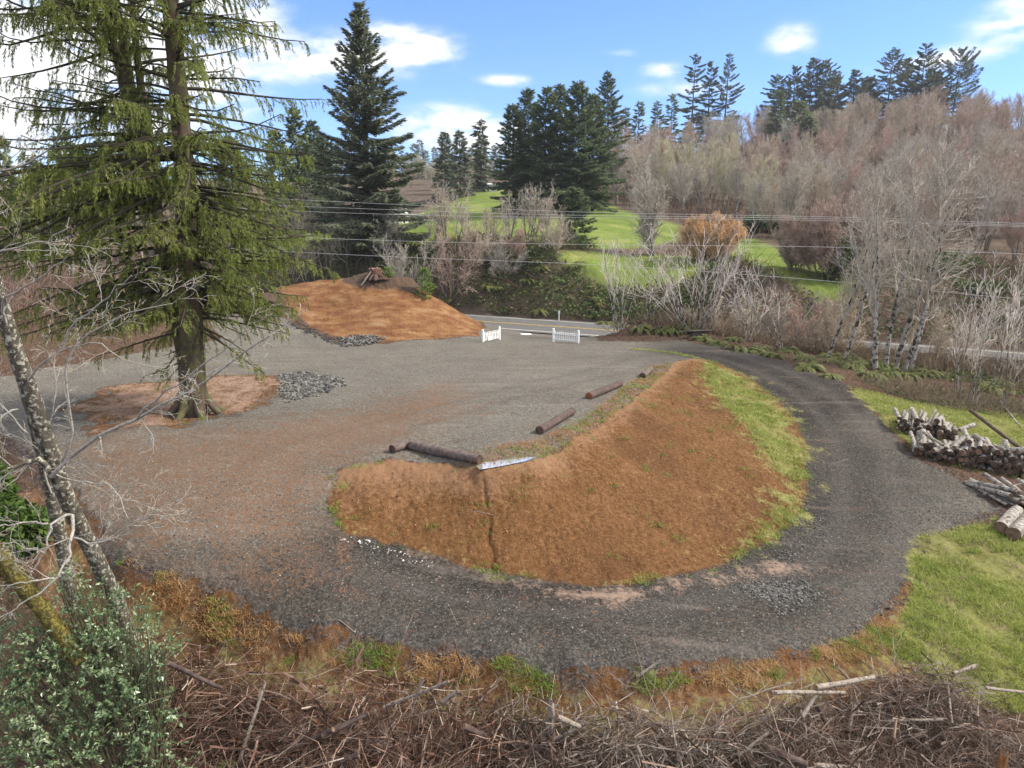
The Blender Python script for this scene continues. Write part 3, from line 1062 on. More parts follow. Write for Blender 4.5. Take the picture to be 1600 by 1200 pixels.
M_BARK_SPRUCE = bark_mat("spruce_bark", (.045, .032, .025), (.17, .115, .085), (.105, .11, .045), .5, 4.0)
M_BARK_DARK = bark_mat("dark_bark", (.03, .024, .02), (.10, .078, .06), (.09, .10, .05), .3, 3.0)
M_BARK_ALDER = bark_mat("pale_alder_bark", (.20, .175, .15), (.46, .43, .385), (.050, .043, .037), .50, 3.2, (1, 1, .5))
M_BARK_GREY = bark_mat("grey_bark", (.10, .085, .072), (.26, .225, .195), (.13, .135, .07), .4, 3.0)
M_TWIG_GREY = flat_mat("grey_twigs", (.42, .375, .315), .9, .3, 1.2)
M_TWIG_PALE = flat_mat("pale_twigs", (.62, .55, .50), .9, .25, 1.2)
M_TWIG_PINK = flat_mat("reddish_twigs", (.43, .315, .255), .9, .3, 1.2)
M_TWIG_TAN = flat_mat("tan_twigs", (.46, .385, .295), .9, .3, 1.2)
M_TWIG_GREEN = flat_mat("yellow_green_twigs", (.48, .44, .30), .9, .3, 1.2)
M_TWIG_ORANGE = flat_mat("orange_twigs", (.64, .43, .235), .9, .3, 1.2)
M_FIR = foliage_mat("fir_needles", [(.080, .115, .060), (.15, .195, .10), (.23, .265, .135)], .45, trans=.45)
M_FIR_FAR = foliage_mat("distant_fir_needles", [(.085, .110, .068), (.145, .17, .10), (.21, .225, .13)], .3, trans=.45)
M_SPRUCE_BLUE = foliage_mat("grey_green_needles", [(.10, .125, .082), (.18, .21, .135), (.27, .285, .18)], .4, trans=.45)
M_SPRUCE = foliage_mat("spruce_needles", [(.10, .135, .030), (.20, .255, .050), (.31, .355, .080), (.42, .42, .14)], .55, trans=.55)
M_YOUNG = foliage_mat("young_fir_needles", [(.08, .15, .02), (.17, .27, .04), (.26, .36, .07)], 1.5, trans=.35)

# ------------------------------------------------------------------ conifers beyond the road
def put_conifer(px, pyb, pyt, d, rpx, seed, label, group, mats, nb, dens, leaf, name='conifer_tree', **kw):
    x, y, _ = at_d(px, pyb, d)
    z = G(x, y) - .15
    Hh = top_z(px, pyt, d) - z
    R = rpx * d / FPX
    me = conifer(name, seed, Hh, R, nb, dens, leaf, mats, **kw)
    return tree_from(name, me, (x, y, z), 0, 1, label, 'tree', group)


put_conifer(578, 374, 8, 72.5, 94, 11, 'tall grey-green spruce with ragged open crown standing alone on the bank above the road', None,
            (M_SPRUCE_BLUE, M_BARK_DARK), 290, 140, .46, name='spruce_tree', base=.085, prof=.80, lo_pitch=-14, hi_pitch=50, droop=.16, gap=.5, trunk_r=.55, top_open=.70, jit=.5, lw=.24)
EV = [(803, 165, 118, 36, 'leftmost fir of the dense dark clump beyond the meadow'), (826, 143, 122, 40, 'second fir from the left in the dense dark clump beyond the meadow'),
      (850, 140, 116, 42, 'fir with thin ragged top in the middle left of the dark clump beyond the meadow'), (876, 136, 124, 44, 'fir in the middle of the dense dark clump beyond the meadow'),
      (902, 132, 114, 52, 'tallest full fir of the dense dark clump, front right of the clump'), (926, 150, 120, 44, 'rightmost fir of the dense dark clump beyond the meadow'),
      (948, 113, 145, 40, 'open crowned fir rising behind the right edge of the dark clump')]
for k, (px, pt, d, r, lb) in enumerate(EV):
    put_conifer(px, 312, pt, d, r, 30 + k, lb, 'dense firs beyond the meadow', (M_FIR, M_BARK_DARK), 190, 62, .56, jit=.42, top_open=.4, name='fir_tree', base=.06 if k < 6 else .2, prof=.55 if k < 6 else .7,
                lo_pitch=-18, hi_pitch=40, droop=.18, gap=.25 if k < 6 else .6)
put_conifer(898, 382, 296, 76, 34, 41, 'small bushy dark fir on the bank edge behind bare shrubs', None, (M_FIR, M_BARK_DARK), 90, 34, .5, name='fir_tree', base=.03, prof=.75, lo_pitch=0, hi_pitch=40, droop=.1)
put_conifer(696, 292, 208, 165, 24, 42, 'left of two grey-green firs in the gap beyond the meadow', 'pair of firs in the gap', (M_SPRUCE_BLUE, M_BARK_DARK), 110, 26, .85, name='fir_tree', base=.05, prof=.7)
put_conifer(719, 292, 206, 170, 25, 43, 'right of two grey-green firs in the gap beyond the meadow', 'pair of firs in the gap', (M_SPRUCE_BLUE, M_BARK_DARK), 110, 26, .85, name='fir_tree', base=.05, prof=.7)
put_conifer(752, 292, 187, 185, 17, 44, 'skinny drooping fir standing alone against the sky in the gap', None, (M_FIR_FAR, M_BARK_DARK), 100, 15, 1.2, name='fir_tree', base=.05, prof=.45, lo_pitch=-35, hi_pitch=0, droop=.3)
LEFT = [(20, 215, 70), (70, 250, 78), (120, 200, 92), (372, 215, 104), (445, 205, 112), (474, 172, 96), (494, 190, 120), (514, 215, 100)]
for k, (px, pt, d) in enumerate(LEFT):
    put_conifer(px, 372, pt, d, 36, 60 + k, 'dark conifer in the wood behind the big spruce by the driveway', 'dark conifers behind the big spruce',
                (M_FIR, M_BARK_DARK), 130, 46, .6, name='conifer_tree', base=.04, prof=.6, lo_pitch=-15, hi_pitch=38, droop=.16)
HT = [(1080, 84, 285, 22, 'tallest of the three firs together on the skyline, on the left'), (1106, 97, 290, 17, 'shortest middle one of the three firs together on the skyline'), (1132, 87, 288, 19, 'right one of the three firs together on the skyline'),
      (1210, 118, 292, 24, 'broad fir at the left end of the hilltop row'), (1238, 104, 300, 18, 'second fir from the left end of the hilltop row'), (1262, 92, 290, 24, 'pointed fir left of the gap in the hilltop row'), (1284, 94, 285, 26, 'full dark fir just left of the gap in the hilltop row'), (1302, 118, 295, 22, 'short fir at the edge of the gap in the hilltop row'),
      (1330, 110, 280, 26, 'ragged spruce just right of the gap in the hilltop row'), (1352, 122, 290, 22, 'low spruce between two taller ones on the hilltop'), (1384, 78, 282, 32, 'broad open spruce in the middle of the hilltop row'), (1410, 92, 292, 24, 'slim spruce behind the broad open one on the hilltop'),
      (1431, 70, 285, 31, 'tallest spruce of the hilltop row'), (1456, 112, 295, 24, 'low dark spruce right of the tallest on the hilltop'), (1487, 77, 288, 34, 'broad spruce at the right end of the hilltop row')]
for k, (px, pt, d, r, lb) in enumerate(HT):
    put_conifer(px, 190, pt, d, r * 1.45, 90 + k, lb, 'conifers on the hilltop skyline', (M_FIR_FAR, M_BARK_DARK), 95 + (k * 37) % 70, 50, .80, name='conifer_tree', base=.05, prof=.58 + .09 * ((k * 5) % 5), lo_pitch=-24 + (k * 7) % 20, hi_pitch=22 + (k * 11) % 26, droop=.10 + .03 * (k % 4), gap=.4 + .25 * (k % 3), jit=.56, lw=.2 + .03 * (k % 3), top_open=.15 * (k % 4))
for k, (px, pb, pt, d, r) in enumerate([(1213, 210, 143, 225, 15), (1245, 215, 160, 230, 24), (1262, 210, 182, 220, 18), (997, 225, 160, 245, 16), (1027, 220, 160, 250, 17), (1049, 215, 148, 262, 17), (975, 230, 170, 240, 14)]):
    put_conifer(px, pb, pt, d, r, 120 + k, ['small pointed green fir among bare trees below the hilltop row', 'rounded dark evergreen below the left end of the hilltop row', 'low green evergreen among bare trees below the hilltop',
                'dark fir on the slope behind the open crowned fir, left of three', 'dark fir on the slope, middle of three left of the skyline firs', 'dark fir on the slope just below the three skyline firs', 'narrow dark fir half hidden by the dense fir clump'][k],
                'evergreens scattered on the wooded slope', (M_FIR, M_BARK_DARK), 80, 10, 1.5, name='conifer_tree', base=.03, prof=.7)
rf = np.random.RandomState(5)
fm = [conifer('far_conifer', 140 + k, 20, 4.2, 60, 5, 2.2, (M_FIR_FAR, M_BARK_DARK), base=.05, prof=.7) for k in range(3)]
for k in range(34):
    px = 470 + k * 11 + rf.uniform(-5, 5)
    d = rf.uniform(330, 440)
    x, y, _ = at_d(px, 275, d)
    z = G(x, y)
    s = max(.4, (top_z(px, rf.uniform(218, 240), d) - z) / 20)
    tree_from('conifer_tree', fm[k % 3], (x, y, z), rf.uniform(0, 6), s, 'small distant conifer of the far treeline in the gap', 'tree', 'distant treeline conifers')

# ------------------------------------------------------------------ leafless wood on the hillside
PH = dict(seg=(6, 5, 4, 3), wig=(.07, .12, .16, .2), up=(.03, .10, .10, .08), taper=.78, rmin=.013, start=(.3, .15, .1, 0), kids=(2.9, 2.3, 2.1, 0), ang=(.62, .62, .6, .5), ratio=(.50, .55, .62, .6))
PU = dict(PH, kids=(3.0, 2.4, 2.1, 0), up=(.05, .22, .16, .1), ang=(.5, .5, .5, .5))
HM = []
for k, (mt, P) in enumerate([((M_BARK_ALDER, M_TWIG_GREY, M_TWIG_GREY), PH), ((M_BARK_GREY, M_TWIG_PINK, M_TWIG_PINK), PH), ((M_BARK_GREY, M_TWIG_TAN, M_TWIG_TAN), PU), ((M_BARK_ALDER, M_TWIG_PALE, M_TWIG_GREY), PH),
                             ((M_BARK_GREY, M_TWIG_GREEN, M_TWIG_GREEN), PU), ((M_BARK_GREY, M_TWIG_GREY, M_TWIG_PINK), PU), ((M_BARK_GREY, M_TWIG_PINK, M_TWIG_TAN), PH)]):
    rg = np.random.RandomState(200 + k)
    stems = [((rg.uniform(-.4, .4), rg.uniform(-.4, .4), -.2), (rg.normal(0, .12), rg.normal(0, .12), 1), rg.uniform(9, 11), rg.uniform(.17, .26)) for _ in range(3 if k != 3 else 2)]
    HM.append(bare_tree('bare', 210 + k, stems, P, mt, 5))
HLAB = ['grey bare alder with pale trunk in the leafless wood on the hillside', 'reddish twigged bare tree in the leafless wood on the hillside', 'tan upright bare tree in the leafless wood on the hillside',
        'white stemmed bare tree in the leafless wood on the hillside', 'yellow-green twigged bare willow on the slope behind the meadow', 'grey bare tree with reddish tips in the leafless wood on the hillside', 'reddish-tan bare tree in the leafless wood on the hillside']
HPOS = []


def scatter_wood(n, x0, x1, d0, d1, mind, seed, pick, smin, smax):
    rng = np.random.RandomState(seed)
    got = []
    tries = 0
    while len(got) < n and tries < n * 60:
        tries += 1
        d = math.sqrt(rng.uniform(d0 ** 2, d1 ** 2))
        px = rng.uniform(x0, x1)
        x = (px - 800) / FPX * d / .98
        dist = mind * (0.75 + d / 300)
        if any((x - a) ** 2 + (d - b) ** 2 < dist * dist for a, b in HPOS):
            continue
        if sdist(np.array([[x, d]]), MEADOW_A)[0] > -3 or sdist(np.array([[x, d]]), MEADOW_C)[0] > -2.5:
            continue
        HPOS.append((x, d))
        got.append((x, d))
    if not got:
        return
    g = np.array(got)
    z = G(g[:, 0], g[:, 1])
    for (x, y), zz in zip(got, z):
        k = pick(rng, x, y)
        s = rng.uniform(smin, smax)
        tree_from('bare_tree', HM[k], (x, y, zz - .2), rng.uniform(0, 6.28), (s, s, s * rng.uniform(.9, 1.2)), HLAB[k], 'tree', ['bare alders on the hillside', 'reddish bare trees on the hillside', 'tan bare trees on the hillside', 'white stemmed bare trees on the hillside', 'yellow-green willows behind the meadow', 'bare trees with reddish tips on the hillside', 'reddish-tan bare trees on the hillside'][k])


def pick_hill(rng, x, y):
    px = 800 + x / y * FPX * .98
    if px < 1170 and y < 190 and rng.rand() < .22:
        return 4
    if px > 1250 and y > 170:
        return rng.choice([1, 6, 5, 1, 2])
    return rng.choice([0, 1, 2, 3, 5, 6, 0, 3])


scatter_wood(70, 1120, 1850, 82, 125, 3.6, 1, pick_hill, .54, .76)
scatter_wood(80, 950, 1750, 125, 190, 4.2, 2, pick_hill, .64, .88)
scatter_wood(105, 940, 1700, 190, 312, 4.8, 3, pick_hill, .78, 1.05)
scatter_wood(14, 1010, 1120, 120, 170, 2.5, 4, lambda r, x, y: r.choice([4, 4, 2, 0]), .6, .85)
scatter_wood(24, 610, 800, 160, 300, 4, 6, lambda r, x, y: r.choice([0, 2, 4]), .5, .7)
scatter_wood(26, -120, 470, 62, 130, 4, 5, lambda r, x, y: r.choice([0, 2, 5, 1]), .45, .75)
scatter_wood(14, 1380, 1800, 57, 80, 3.2, 7, lambda r, x, y: r.choice([0, 2, 3, 5]), .42, .6)

# undergrowth of the wooded hillside: dense brush nobody could count
def brush(name, n, sampler, mat, lo, hi, r, seed, lean=.35, label=None):
    rng = np.random.RandomState(seed)
    xy = sampler(rng, n)
    z = G(xy[:, 0], xy[:, 1])
    n = len(xy)
    p = np.column_stack([xy, z - .05])
    L = rng.uniform(lo, hi, n)[:, None]
    d = np.column_stack([rng.normal(0, lean, n), rng.normal(0, lean, n), np.ones(n)])
    b = MB()
    rr = r * rng.uniform(.6, 1.4, n)
    q = p + d * L * .55
    d2 = d + np.column_stack([rng.normal(0, lean * .8, n), rng.normal(0, lean * .8, n), rng.uniform(-.5, .2, n)])
    e = q + d2 * L * .45
    b.prisms(p, q, rr, rr * .75, 3)
    b.prisms(q, e, rr * .75, rr * .35, 3)
    for k in range(2):
        f = rng.uniform(.3, 1, n)[:, None]
        s = p + (q - p) * f
        b.prisms(s, s + (d + rng.normal(0, .6, (n, 3))) * L * .35, rr * .5, rr * .25, 3)
    o = b.build(name, mat)
    tag(o, label, name.replace('_', ' '), None, 'stuff')
    return o


def hill_sampler(x0, x1, d0, d1):
    def f(rng, n):
        d = np.sqrt(rng.uniform(d0 ** 2, d1 ** 2, n))
        px = rng.uniform(x0, x1, n)
        xy = np.column_stack([(px - 800) / FPX * d / .98, d])
        k = (sdist(xy, MEADOW_A) < -1) & (sdist(xy, MEADOW_C) < -.8) & (sdist(xy, MEADOW_B) < -.5)
        return xy[k]
    return f


M_BRAMBLE = island_mat("bramble_canes", [(.06, .035, .028), (.15, .085, .06), (.24, .17, .12)])
brush('hillside_undergrowth', 9000, hill_sampler(930, 1900, 84, 180), M_BRAMBLE, .8, 2.8, .03, 1, label='dense leafless undergrowth covering the lower wooded hillside')
brush('hillside_thicket', 8000, hill_sampler(930, 1900, 170, 330), M_BRAMBLE, 1.2, 3.6, .05, 2, label='reddish leafless thicket on the upper wooded hillside')


# ------------------------------------------------------------------ big spruce beside the driveway
M_SPRUCE_TWIG = flat_mat("spruce_limb", (.055, .047, .032), .95, .4, 5)


def near_crown(name, seed, limbs, mats, sec=6.5, spray=38, slen=.092):
    """limbs: (base point, azimuth, length, pitch deg, droop, density); dense hanging needle sprays"""
    rng = np.random.RandomState(seed)
    c = MB()
    for (o, az, L, pit, droop, dn) in limbs:
        h = np.array([math.cos(az), math.sin(az), 0])
        side = np.array([-h[1], h[0], 0])
        pr = math.radians(pit)
        bend = rng.normal(0, .12)
        wv, wp = rng.normal(0, .035), rng.uniform(0, 6)

        def at(s):
            s = np.asarray(s)[..., None]
            return o + h * (L * math.cos(pr)) * s + side * (bend * L) * s * s + np.array([0, 0, 1.0]) * (L * (math.sin(pr) * s - droop * s ** 1.7 + .12 * s ** 4 + wv * np.sin(s * 7 + wp) * s))
        ss = np.linspace(0, 1, 7)
        r = .012 + .011 * L
        c.tube(at(ss), r * (1 - .85 * ss) + .004, 5, mi=1, cap=False)
        m = max(4, int(sec * L * dn))
        s0 = rng.uniform(.10, 1.0, m) ** .70
        p0 = at(s0)
        sg = rng.choice([-1, 1], m)
        sl = (.17 * L * (1.12 - s0) + .27) * rng.uniform(.5, 1.25, m)
        sd = h * rng.uniform(.25, .9, m)[:, None] + side * (sg * rng.uniform(.35, 1, m))[:, None] + np.array([0, 0, 1]) * rng.uniform(-.95, .05, m)[:, None]
        sd /= np.linalg.norm(sd, axis=1, keepdims=True)
        p1 = p0 + sd * sl[:, None] * .55
        hang = np.column_stack([sd[:, 0] * .55, sd[:, 1] * .55, sd[:, 2] - rng.uniform(.5, 1.3, m)])
        hang /= np.linalg.norm(hang, axis=1, keepdims=True)
        p2 = p1 + hang * sl[:, None] * .6
        c.prisms(p0, p1, .007, .005, 3, mi=1)
        c.prisms(p1, p2, .005, .003, 3, mi=1)
        k = np.maximum(3, (spray * sl / .5 * (0.6 + .4 * dn))).astype(int)
        idx = np.repeat(np.arange(m), k)
        n = len(idx)
        t = rng.uniform(.12, 1.0, n)
        a = np.where((t < .5)[:, None], p0[idx] + (p1 - p0)[idx] * (t / .5)[:, None], p1[idx] + (p2 - p1)[idx] * ((t - .5) / .5)[:, None])
        ax = np.where((t < .5)[:, None], sd[idx], hang[idx])
        lat = np.cross(ax, np.array([0, 0, 1.0]) + rng.normal(0, .35, (n, 3)))
        lat /= np.linalg.norm(lat, axis=1, keepdims=True) + 1e-9
        d = ax * rng.uniform(.35, 1, n)[:, None] + lat * (rng.choice([-1, 1], n) * rng.uniform(.25, .9, n))[:, None] + np.array([0, 0, -1]) * rng.uniform(.1, .85, n)[:, None]
        w = np.cross(d, rng.normal(0, 1, (n, 3)))
        ln = slen * rng.uniform(.6, 1.5, n)
        c.leaves(a, d, w, ln, ln * .20, fold=.1)
    return c.mesh(name, mats)


def build_big_spruce():
    D = 22.6
    root = empty('spruce_tree', tuple(on(303, 652)), 0, 'huge mossy multi-stemmed spruce with drooping limbs standing in the gravel driveway circle', 'tree')
    o = np.array(root.location)
    rng = np.random.RandomState(3)

    def P(px, py, dd=D):
        return np.array(at_d(px, py, dd)) - o
    main = [P(305, 668), P(304, 640), P(302, 600), P(300, 540), P(297, 440), P(291, 320), P(283, 200), P(274, 90), P(265, 0), P(252, -150), P(240, -350)]
    mr = [.62, .48, .41, .375, .34, .31, .28, .255, .23, .15, .03]
    t = MB()
    main = np.array(main)
    tt = np.linspace(0, len(main) - 1, 44)
    mp = np.column_stack([np.interp(tt, range(len(main)), main[:, k]) for k in range(3)])
    t.tube(mp, np.interp(tt, range(len(mr)), mr), 16, cap=False, wob=.13, rng=rng)
    for a in np.arange(0, 6.28, .9):          # root flares
        h = np.array([math.cos(a), math.sin(a), 0])
        r0 = np.array([P(304, 640)[0], P(304, 640)[1], .0])
        t.tube([r0 + h * .30 + (0, 0, .95), r0 + h * .48 + (0, 0, .40), r0 + h * .85 + (0, 0, .02), r0 + h * 1.25 + (0, 0, -.15)], [.09, .15, .11, .04], 7, cap=False, wob=.2, rng=rng)
    tr = t.build('trunk', M_BARK_SPRUCE, root, True)
    stems = [[P(296, 655, D + .1), P(289, 560, D + .25), P(262, 440, D + .5), P(240, 330, D + .8), P(222, 250, D + .9), P(188, 120, D + 1), P(162, -20, D + 1), P(120, -260, D + 1)],
             [P(245, 350, D + .8), P(226, 260, D + .9), P(205, 140, D + .6), P(184, 20, D + .4), P(160, -120, D + .3), P(145, -260, D)],
             [P(246, 340, D + .9), P(238, 240, D + 1.5), P(219, 130, D + 1.7), P(207, 20, D + 1.8), P(196, -110, D + 1.8), P(185, -270, D + 1.8)]]
    for st, r in zip(stems, (.27, .21, .18)):
        s = MB()
        st = np.array(st)
        q = np.linspace(0, len(st) - 1, 24)
        sp = np.column_stack([np.interp(q, range(len(st)), st[:, k]) for k in range(3)])
        s.tube(sp, r * (1 - np.linspace(0, 1, 24) * .75), 10, cap=False, wob=.12, rng=rng)
        s.build('stem', M_BARK_SPRUCE, root, True)
    limbs = []
    zlo = P(300, 500)[2]

    def stem_at(path, z):
        path = np.array(path)
        z = min(max(z, path[:, 2].min()), path[:, 2].max())
        return np.array([np.interp(z, path[:, 2], path[:, k]) for k in range(3)])
    ztop = P(265, 0)[2]
    # upper part of the main trunk: long airy limbs, hanging curtains of sprays
    for i in range(140):
        z = rng.uniform(P(0, 345)[2], ztop + 5)
        up = (z - P(0, 345)[2]) / (ztop - P(0, 345)[2])
        az = i * 2.399 + rng.normal(0, .3)
        L = rng.uniform(2.2, 4.9) * (1.0 - .12 * up)
        if math.cos(az) < -.3:
            L *= .8
        limbs.append((stem_at(main, z), az, L, rng.uniform(2, 30) if up > .3 else rng.uniform(-10, 14), rng.uniform(.14, .40), rng.uniform(.9, 1.4)))
    # stems on the left
    for st in stems:
        st = st[1:]
        for i in range(50):
            z = rng.uniform(P(0, 330)[2], ztop + 4)
            az = rng.uniform(1.6, 5.0) if rng.rand() < .8 else rng.uniform(0, 6.28)
            L = rng.uniform(1.8, 5.0)
            limbs.append((stem_at(st, z), az, L, rng.uniform(-8, 28), rng.uniform(.08, .3), rng.uniform(.75, 1.3)))
    # dense skirt of green lower branches
    for i in range(165):
        f = rng.rand()
        z = zlo + .2 + f * (P(0, 215)[2] - zlo)
        az = rng.uniform(0, 6.28)
        lft = max(0, -math.cos(az))
        frt = max(0, -math.sin(az))
        L = rng.uniform(1.7, 3.5) + lft * rng.uniform(.6, 3.4) * (.55 + f * .7)
        L *= .72 + .42 * math.sin(min(1, f * 1.5 + .25) * 1.6)
        if frt > .5 and f < .42 and rng.rand() < .8:
            L *= .5
            if f < .25:
                continue
        b = main if rng.rand() < .55 or lft < .3 else stems[0]
        limbs.append((stem_at(b, z), az, L, rng.uniform(-16, 8), rng.uniform(.18, .42), rng.uniform(.75, 1.25)))
    for i in range(38):                     # low boughs behind and to the left, and curtains on the right
        z = rng.uniform(P(0, 520)[2], P(0, 395)[2])
        az = rng.uniform(1.7, 4.2) if i < 24 else rng.uniform(-.6, .9)
        limbs.append((stem_at(main, z), az, rng.uniform(2.2, 4.6) if i < 24 else rng.uniform(1.8, 3.2), rng.uniform(-10, 10), rng.uniform(.25, .5), rng.uniform(.8, 1.25)))
    for i in range(9):                      # thin lowest twigs along the bare trunk
        z = rng.uniform(P(0, 600)[2], P(0, 480)[2])
        limbs.append((stem_at(main, z), rng.uniform(2.2, 7.2), rng.uniform(.8, 2.4), rng.uniform(-20, 5), .45, .55))
    me = near_crown('spruce_crown', 8, limbs, [M_SPRUCE, M_SPRUCE_TWIG])
    link('crown', me, root)


build_big_spruce()

# ------------------------------------------------------------------ bare shrubs and trees round the road
PS = dict(seg=(6, 5, 4, 3), wig=(.09, .15, .2, .25), up=(.02, .08, .06, .03), taper=.72, rmin=.010, start=(.15, .1, .1, 0), kids=(1.6, 1.6, 1.3, 0), ang=(.5, .6, .6, .5), ratio=(.52, .6, .62, .6))


def bush_stems(rng, n, Hh, spread, r, base=.25, rel=(.55, .8)):
    out = []
    for k in range(n):
        a = rng.uniform(0, 6.28)
        q = rng.uniform(.1, 1) * spread
        out.append(((base * math.cos(a) * rng.rand(), base * math.sin(a) * rng.rand(), -.1), (q * math.cos(a), q * math.sin(a), 1), Hh * rng.uniform(*rel), r * rng.uniform(.7, 1.2)))
    return out


def put_bare(name, px, pyb, pyt, d, n, spread, r, seed, mats, P, label, cat, group=None, base=.3, sides=5, rel=(.55, .8)):
    x, y, _ = at_d(px, pyb, d)
    z = G(x, y)
    Hh = top_z(px, pyt, d) - z
    rng = np.random.RandomState(seed)
    me = bare_tree(name, seed, bush_stems(rng, n, Hh, spread, r, base, rel), P, mats, sides)
    return tree_from(name, me, (x, y, z - .1), 0, 1, label, cat, group)


GREY, PINK, TAN, PALE = (M_BARK_GREY, M_TWIG_GREY, M_TWIG_GREY), (M_BARK_GREY, M_TWIG_PINK, M_TWIG_PINK), (M_BARK_GREY, M_TWIG_TAN, M_TWIG_TAN), (M_BARK_ALDER, M_TWIG_PALE, M_TWIG_PALE)
DARKB = (M_BARK_DARK, M_TWIG_GREY, M_TWIG_PINK)
PR = dict(PS, kids=(1.25, 1.35, 1.2, 0), start=(.3, .1, .1, 0))
ROW = [(452, 300, 73, 5, TAN, 'tan leafless bush at the left end of the bank edge row, against the big spruce'), (478, 318, 72, 4, TAN, 'low tan bush in the bank edge row by the white house end'), (508, 268, 73, 4, TAN, 'pale brown bare tree left of the grey-green spruce on the bank'), (545, 300, 72, 4, GREY, 'thin grey bush under the left side of the lone bank spruce'),
       (636, 300, 71, 3, GREY, 'thin bare bush just right of the lone bank spruce'), (668, 272, 71, 5, GREY, 'spreading grey bare tree right of the lone bank spruce, on the bank edge'), (700, 280, 71, 5, TAN, 'tan-grey bare bush in the bank edge row below the pair of firs'), (728, 305, 70, 4, GREY, 'dark stemmed bare bush below the skinny fir on the bank edge'),
       (765, 310, 70, 5, TAN, 'low brownish bush in the middle of the bank edge row'), (793, 292, 70, 4, GREY, 'bare bush in front of the left end of the fir clump'), (826, 276, 70, 6, GREY, 'tall bare tree in front of the dark fir clump'), (852, 290, 69, 5, TAN, 'brownish bare bush in front of the dark fir clump'), (880, 322, 69, 5, GREY, 'round greyish bush touching the small dark fir')]
for k, (px, pt, d, n, mt, lb) in enumerate(ROW):
    put_bare('bare_bush', px, 390, pt, d, n, .42, .075, 300 + k, mt, PR, lb, 'bush', 'bare bushes along the bank edge', .6)
for k, px in enumerate((650, 690, 742, 780, 812, 866)):
    put_bare('bare_bush', px, 410, 352 - (k % 3) * 8, 67 - (k % 2), 5, .8, .05, 330 + k, [GREY, PINK, TAN][k % 3], PS, 'low leafless bush on the face of the bank below the bank edge row', 'bush', 'low bushes on the bank face', .5)
put_bare('bare_tree', 1022, 402, 262, 71, 4, .42, .16, 350, (M_BARK_GREY, M_TWIG_GREY, M_TWIG_GREY), dict(PS, kids=(2.2, 2.4, 2.0, 0)), 'dark trunked bare tree standing alone on the meadow edge left of the orange willow', 'tree', None, .5)
PO = dict(PS, up=(.10, .16, .12, .08), kids=(3.0, 3.0, 2.4, 0), wig=(.05, .1, .14, .2), rmin=.012)
put_bare('willow_bush', 1106, 415, 318, 67, 36, 1.05, .05, 351, (M_BARK_GREY, M_TWIG_TAN, M_TWIG_ORANGE), PO, 'rounded orange twigged willow bush at the end of the meadow', 'bush', None, 1.1, 5, (.42, .66))
put_bare('bare_bush', 1290, 448, 300, 60, 14, .85, .09, 352, (M_BARK_GREY, M_TWIG_TAN, M_TWIG_PINK), PO, 'large rounded red topped bare bush with ivy in it beyond the road', 'bush', None, 1.2)
put_bare('bare_bush', 1245, 440, 345, 62, 8, .8, .07, 353, TAN, PO, 'tan bush merging into the left of the large red topped bush', 'bush', None, .8)
PV = dict(PS, seg=(7, 5, 3), wig=(.07, .13, .18), up=(-.02, .02, .04), rmin=.008, kids=(.8, 1.1, 0), start=(.35, .15, 0), ang=(.42, .5, .5), ratio=(.5, .55, .6))
put_bare('vine_maple', 1088, 526, 392, 45.0, 30, 1.0, .045, 360, PALE, PV, 'wide fan of pale bare stems arching from the fern mound beside the driveway', 'bush', None, .9, 5, (.8, 1.25))
put_bare('vine_maple', 968, 505, 388, 46.5, 9, .28, .034, 361, PALE, PV, 'narrow cluster of pale upright stems at the left end of the fern mound', 'bush', None, .5, 5, (.8, 1.15))
put_bare('vine_maple', 1002, 503, 415, 47, 8, .6, .032, 362, PALE, PV, 'leaning pale stems just right of the narrow upright cluster', 'bush', None, .5, 5, (.8, 1.15))
put_bare('vine_maple', 1165, 540, 420, 42.5, 5, .75, .04, 363, PALE, PV, 'few pale stems leaning right above the driveway ferns', 'bush', None, .4, 5, (.8, 1.15))
put_bare('vine_maple', 1228, 550, 440, 41, 5, .75, .038, 364, PALE, PV, 'thin pale leaning stems left of the alder clump', 'bush', None, .5, 5, (.8, 1.15))
for k, (px, pb, pt, d, n) in enumerate([(1130, 520, 455, 47, 9), (1190, 520, 448, 47, 10), (1250, 525, 440, 46, 10), (1310, 540, 460, 43, 9), (1455, 560, 470, 41, 6)]):
    put_bare('thicket_bush', px, pb, pt, d, n, .9, .03, 370 + k, [TAN, GREY, PINK, TAN, TAN][k], PS, ['tangled tan brush behind the fan of pale stems', 'grey tangled brush behind the ferns between pale stems', 'reddish tangled brush left of the alder clump', 'tan brush at the foot of the leaning alders', 'tan brush beside the guardrail'][k], 'bush', 'tangled brush along the road edge', 1.3)
# clump of lichen-spotted alders
PA = dict(seg=(9, 6, 5, 4), wig=(.045, .12, .17, .2), up=(.03, .10, .07, .04), taper=.8, rmin=.008, start=(.30, .15, .1, 0), kids=(1.6, 1.5, 1.2, 0), ang=(.72, .65, .6, .5), ratio=(.46, .6, .62, .6))
AL = [(1368, 580, 300, 36.5, (-.02, .1), .20, 'leftmost upright lichen-spotted alder of the roadside clump'), (1384, 578, 278, 37, (.07, .05), .17, 'dark alder leaning slightly right in the middle of the roadside clump'), (1398, 574, 262, 37.5, (.12, .0), .19, 'tallest alder in the middle of the roadside clump'),
      (1412, 575, 290, 37, (.08, -.1), .16, 'white mottled alder right of the middle of the roadside clump'), (1424, 570, 310, 38, (.24, .1), .15, 'rightmost alder of the roadside clump leaning to the right'),
      (1292, 555, 330, 39.5, (.38, .0), .13, 'slim alder leaning right at the left of the roadside clump'), (1318, 560, 300, 39, (.34, .05), .16, 'second leaning alder left of the roadside clump')]
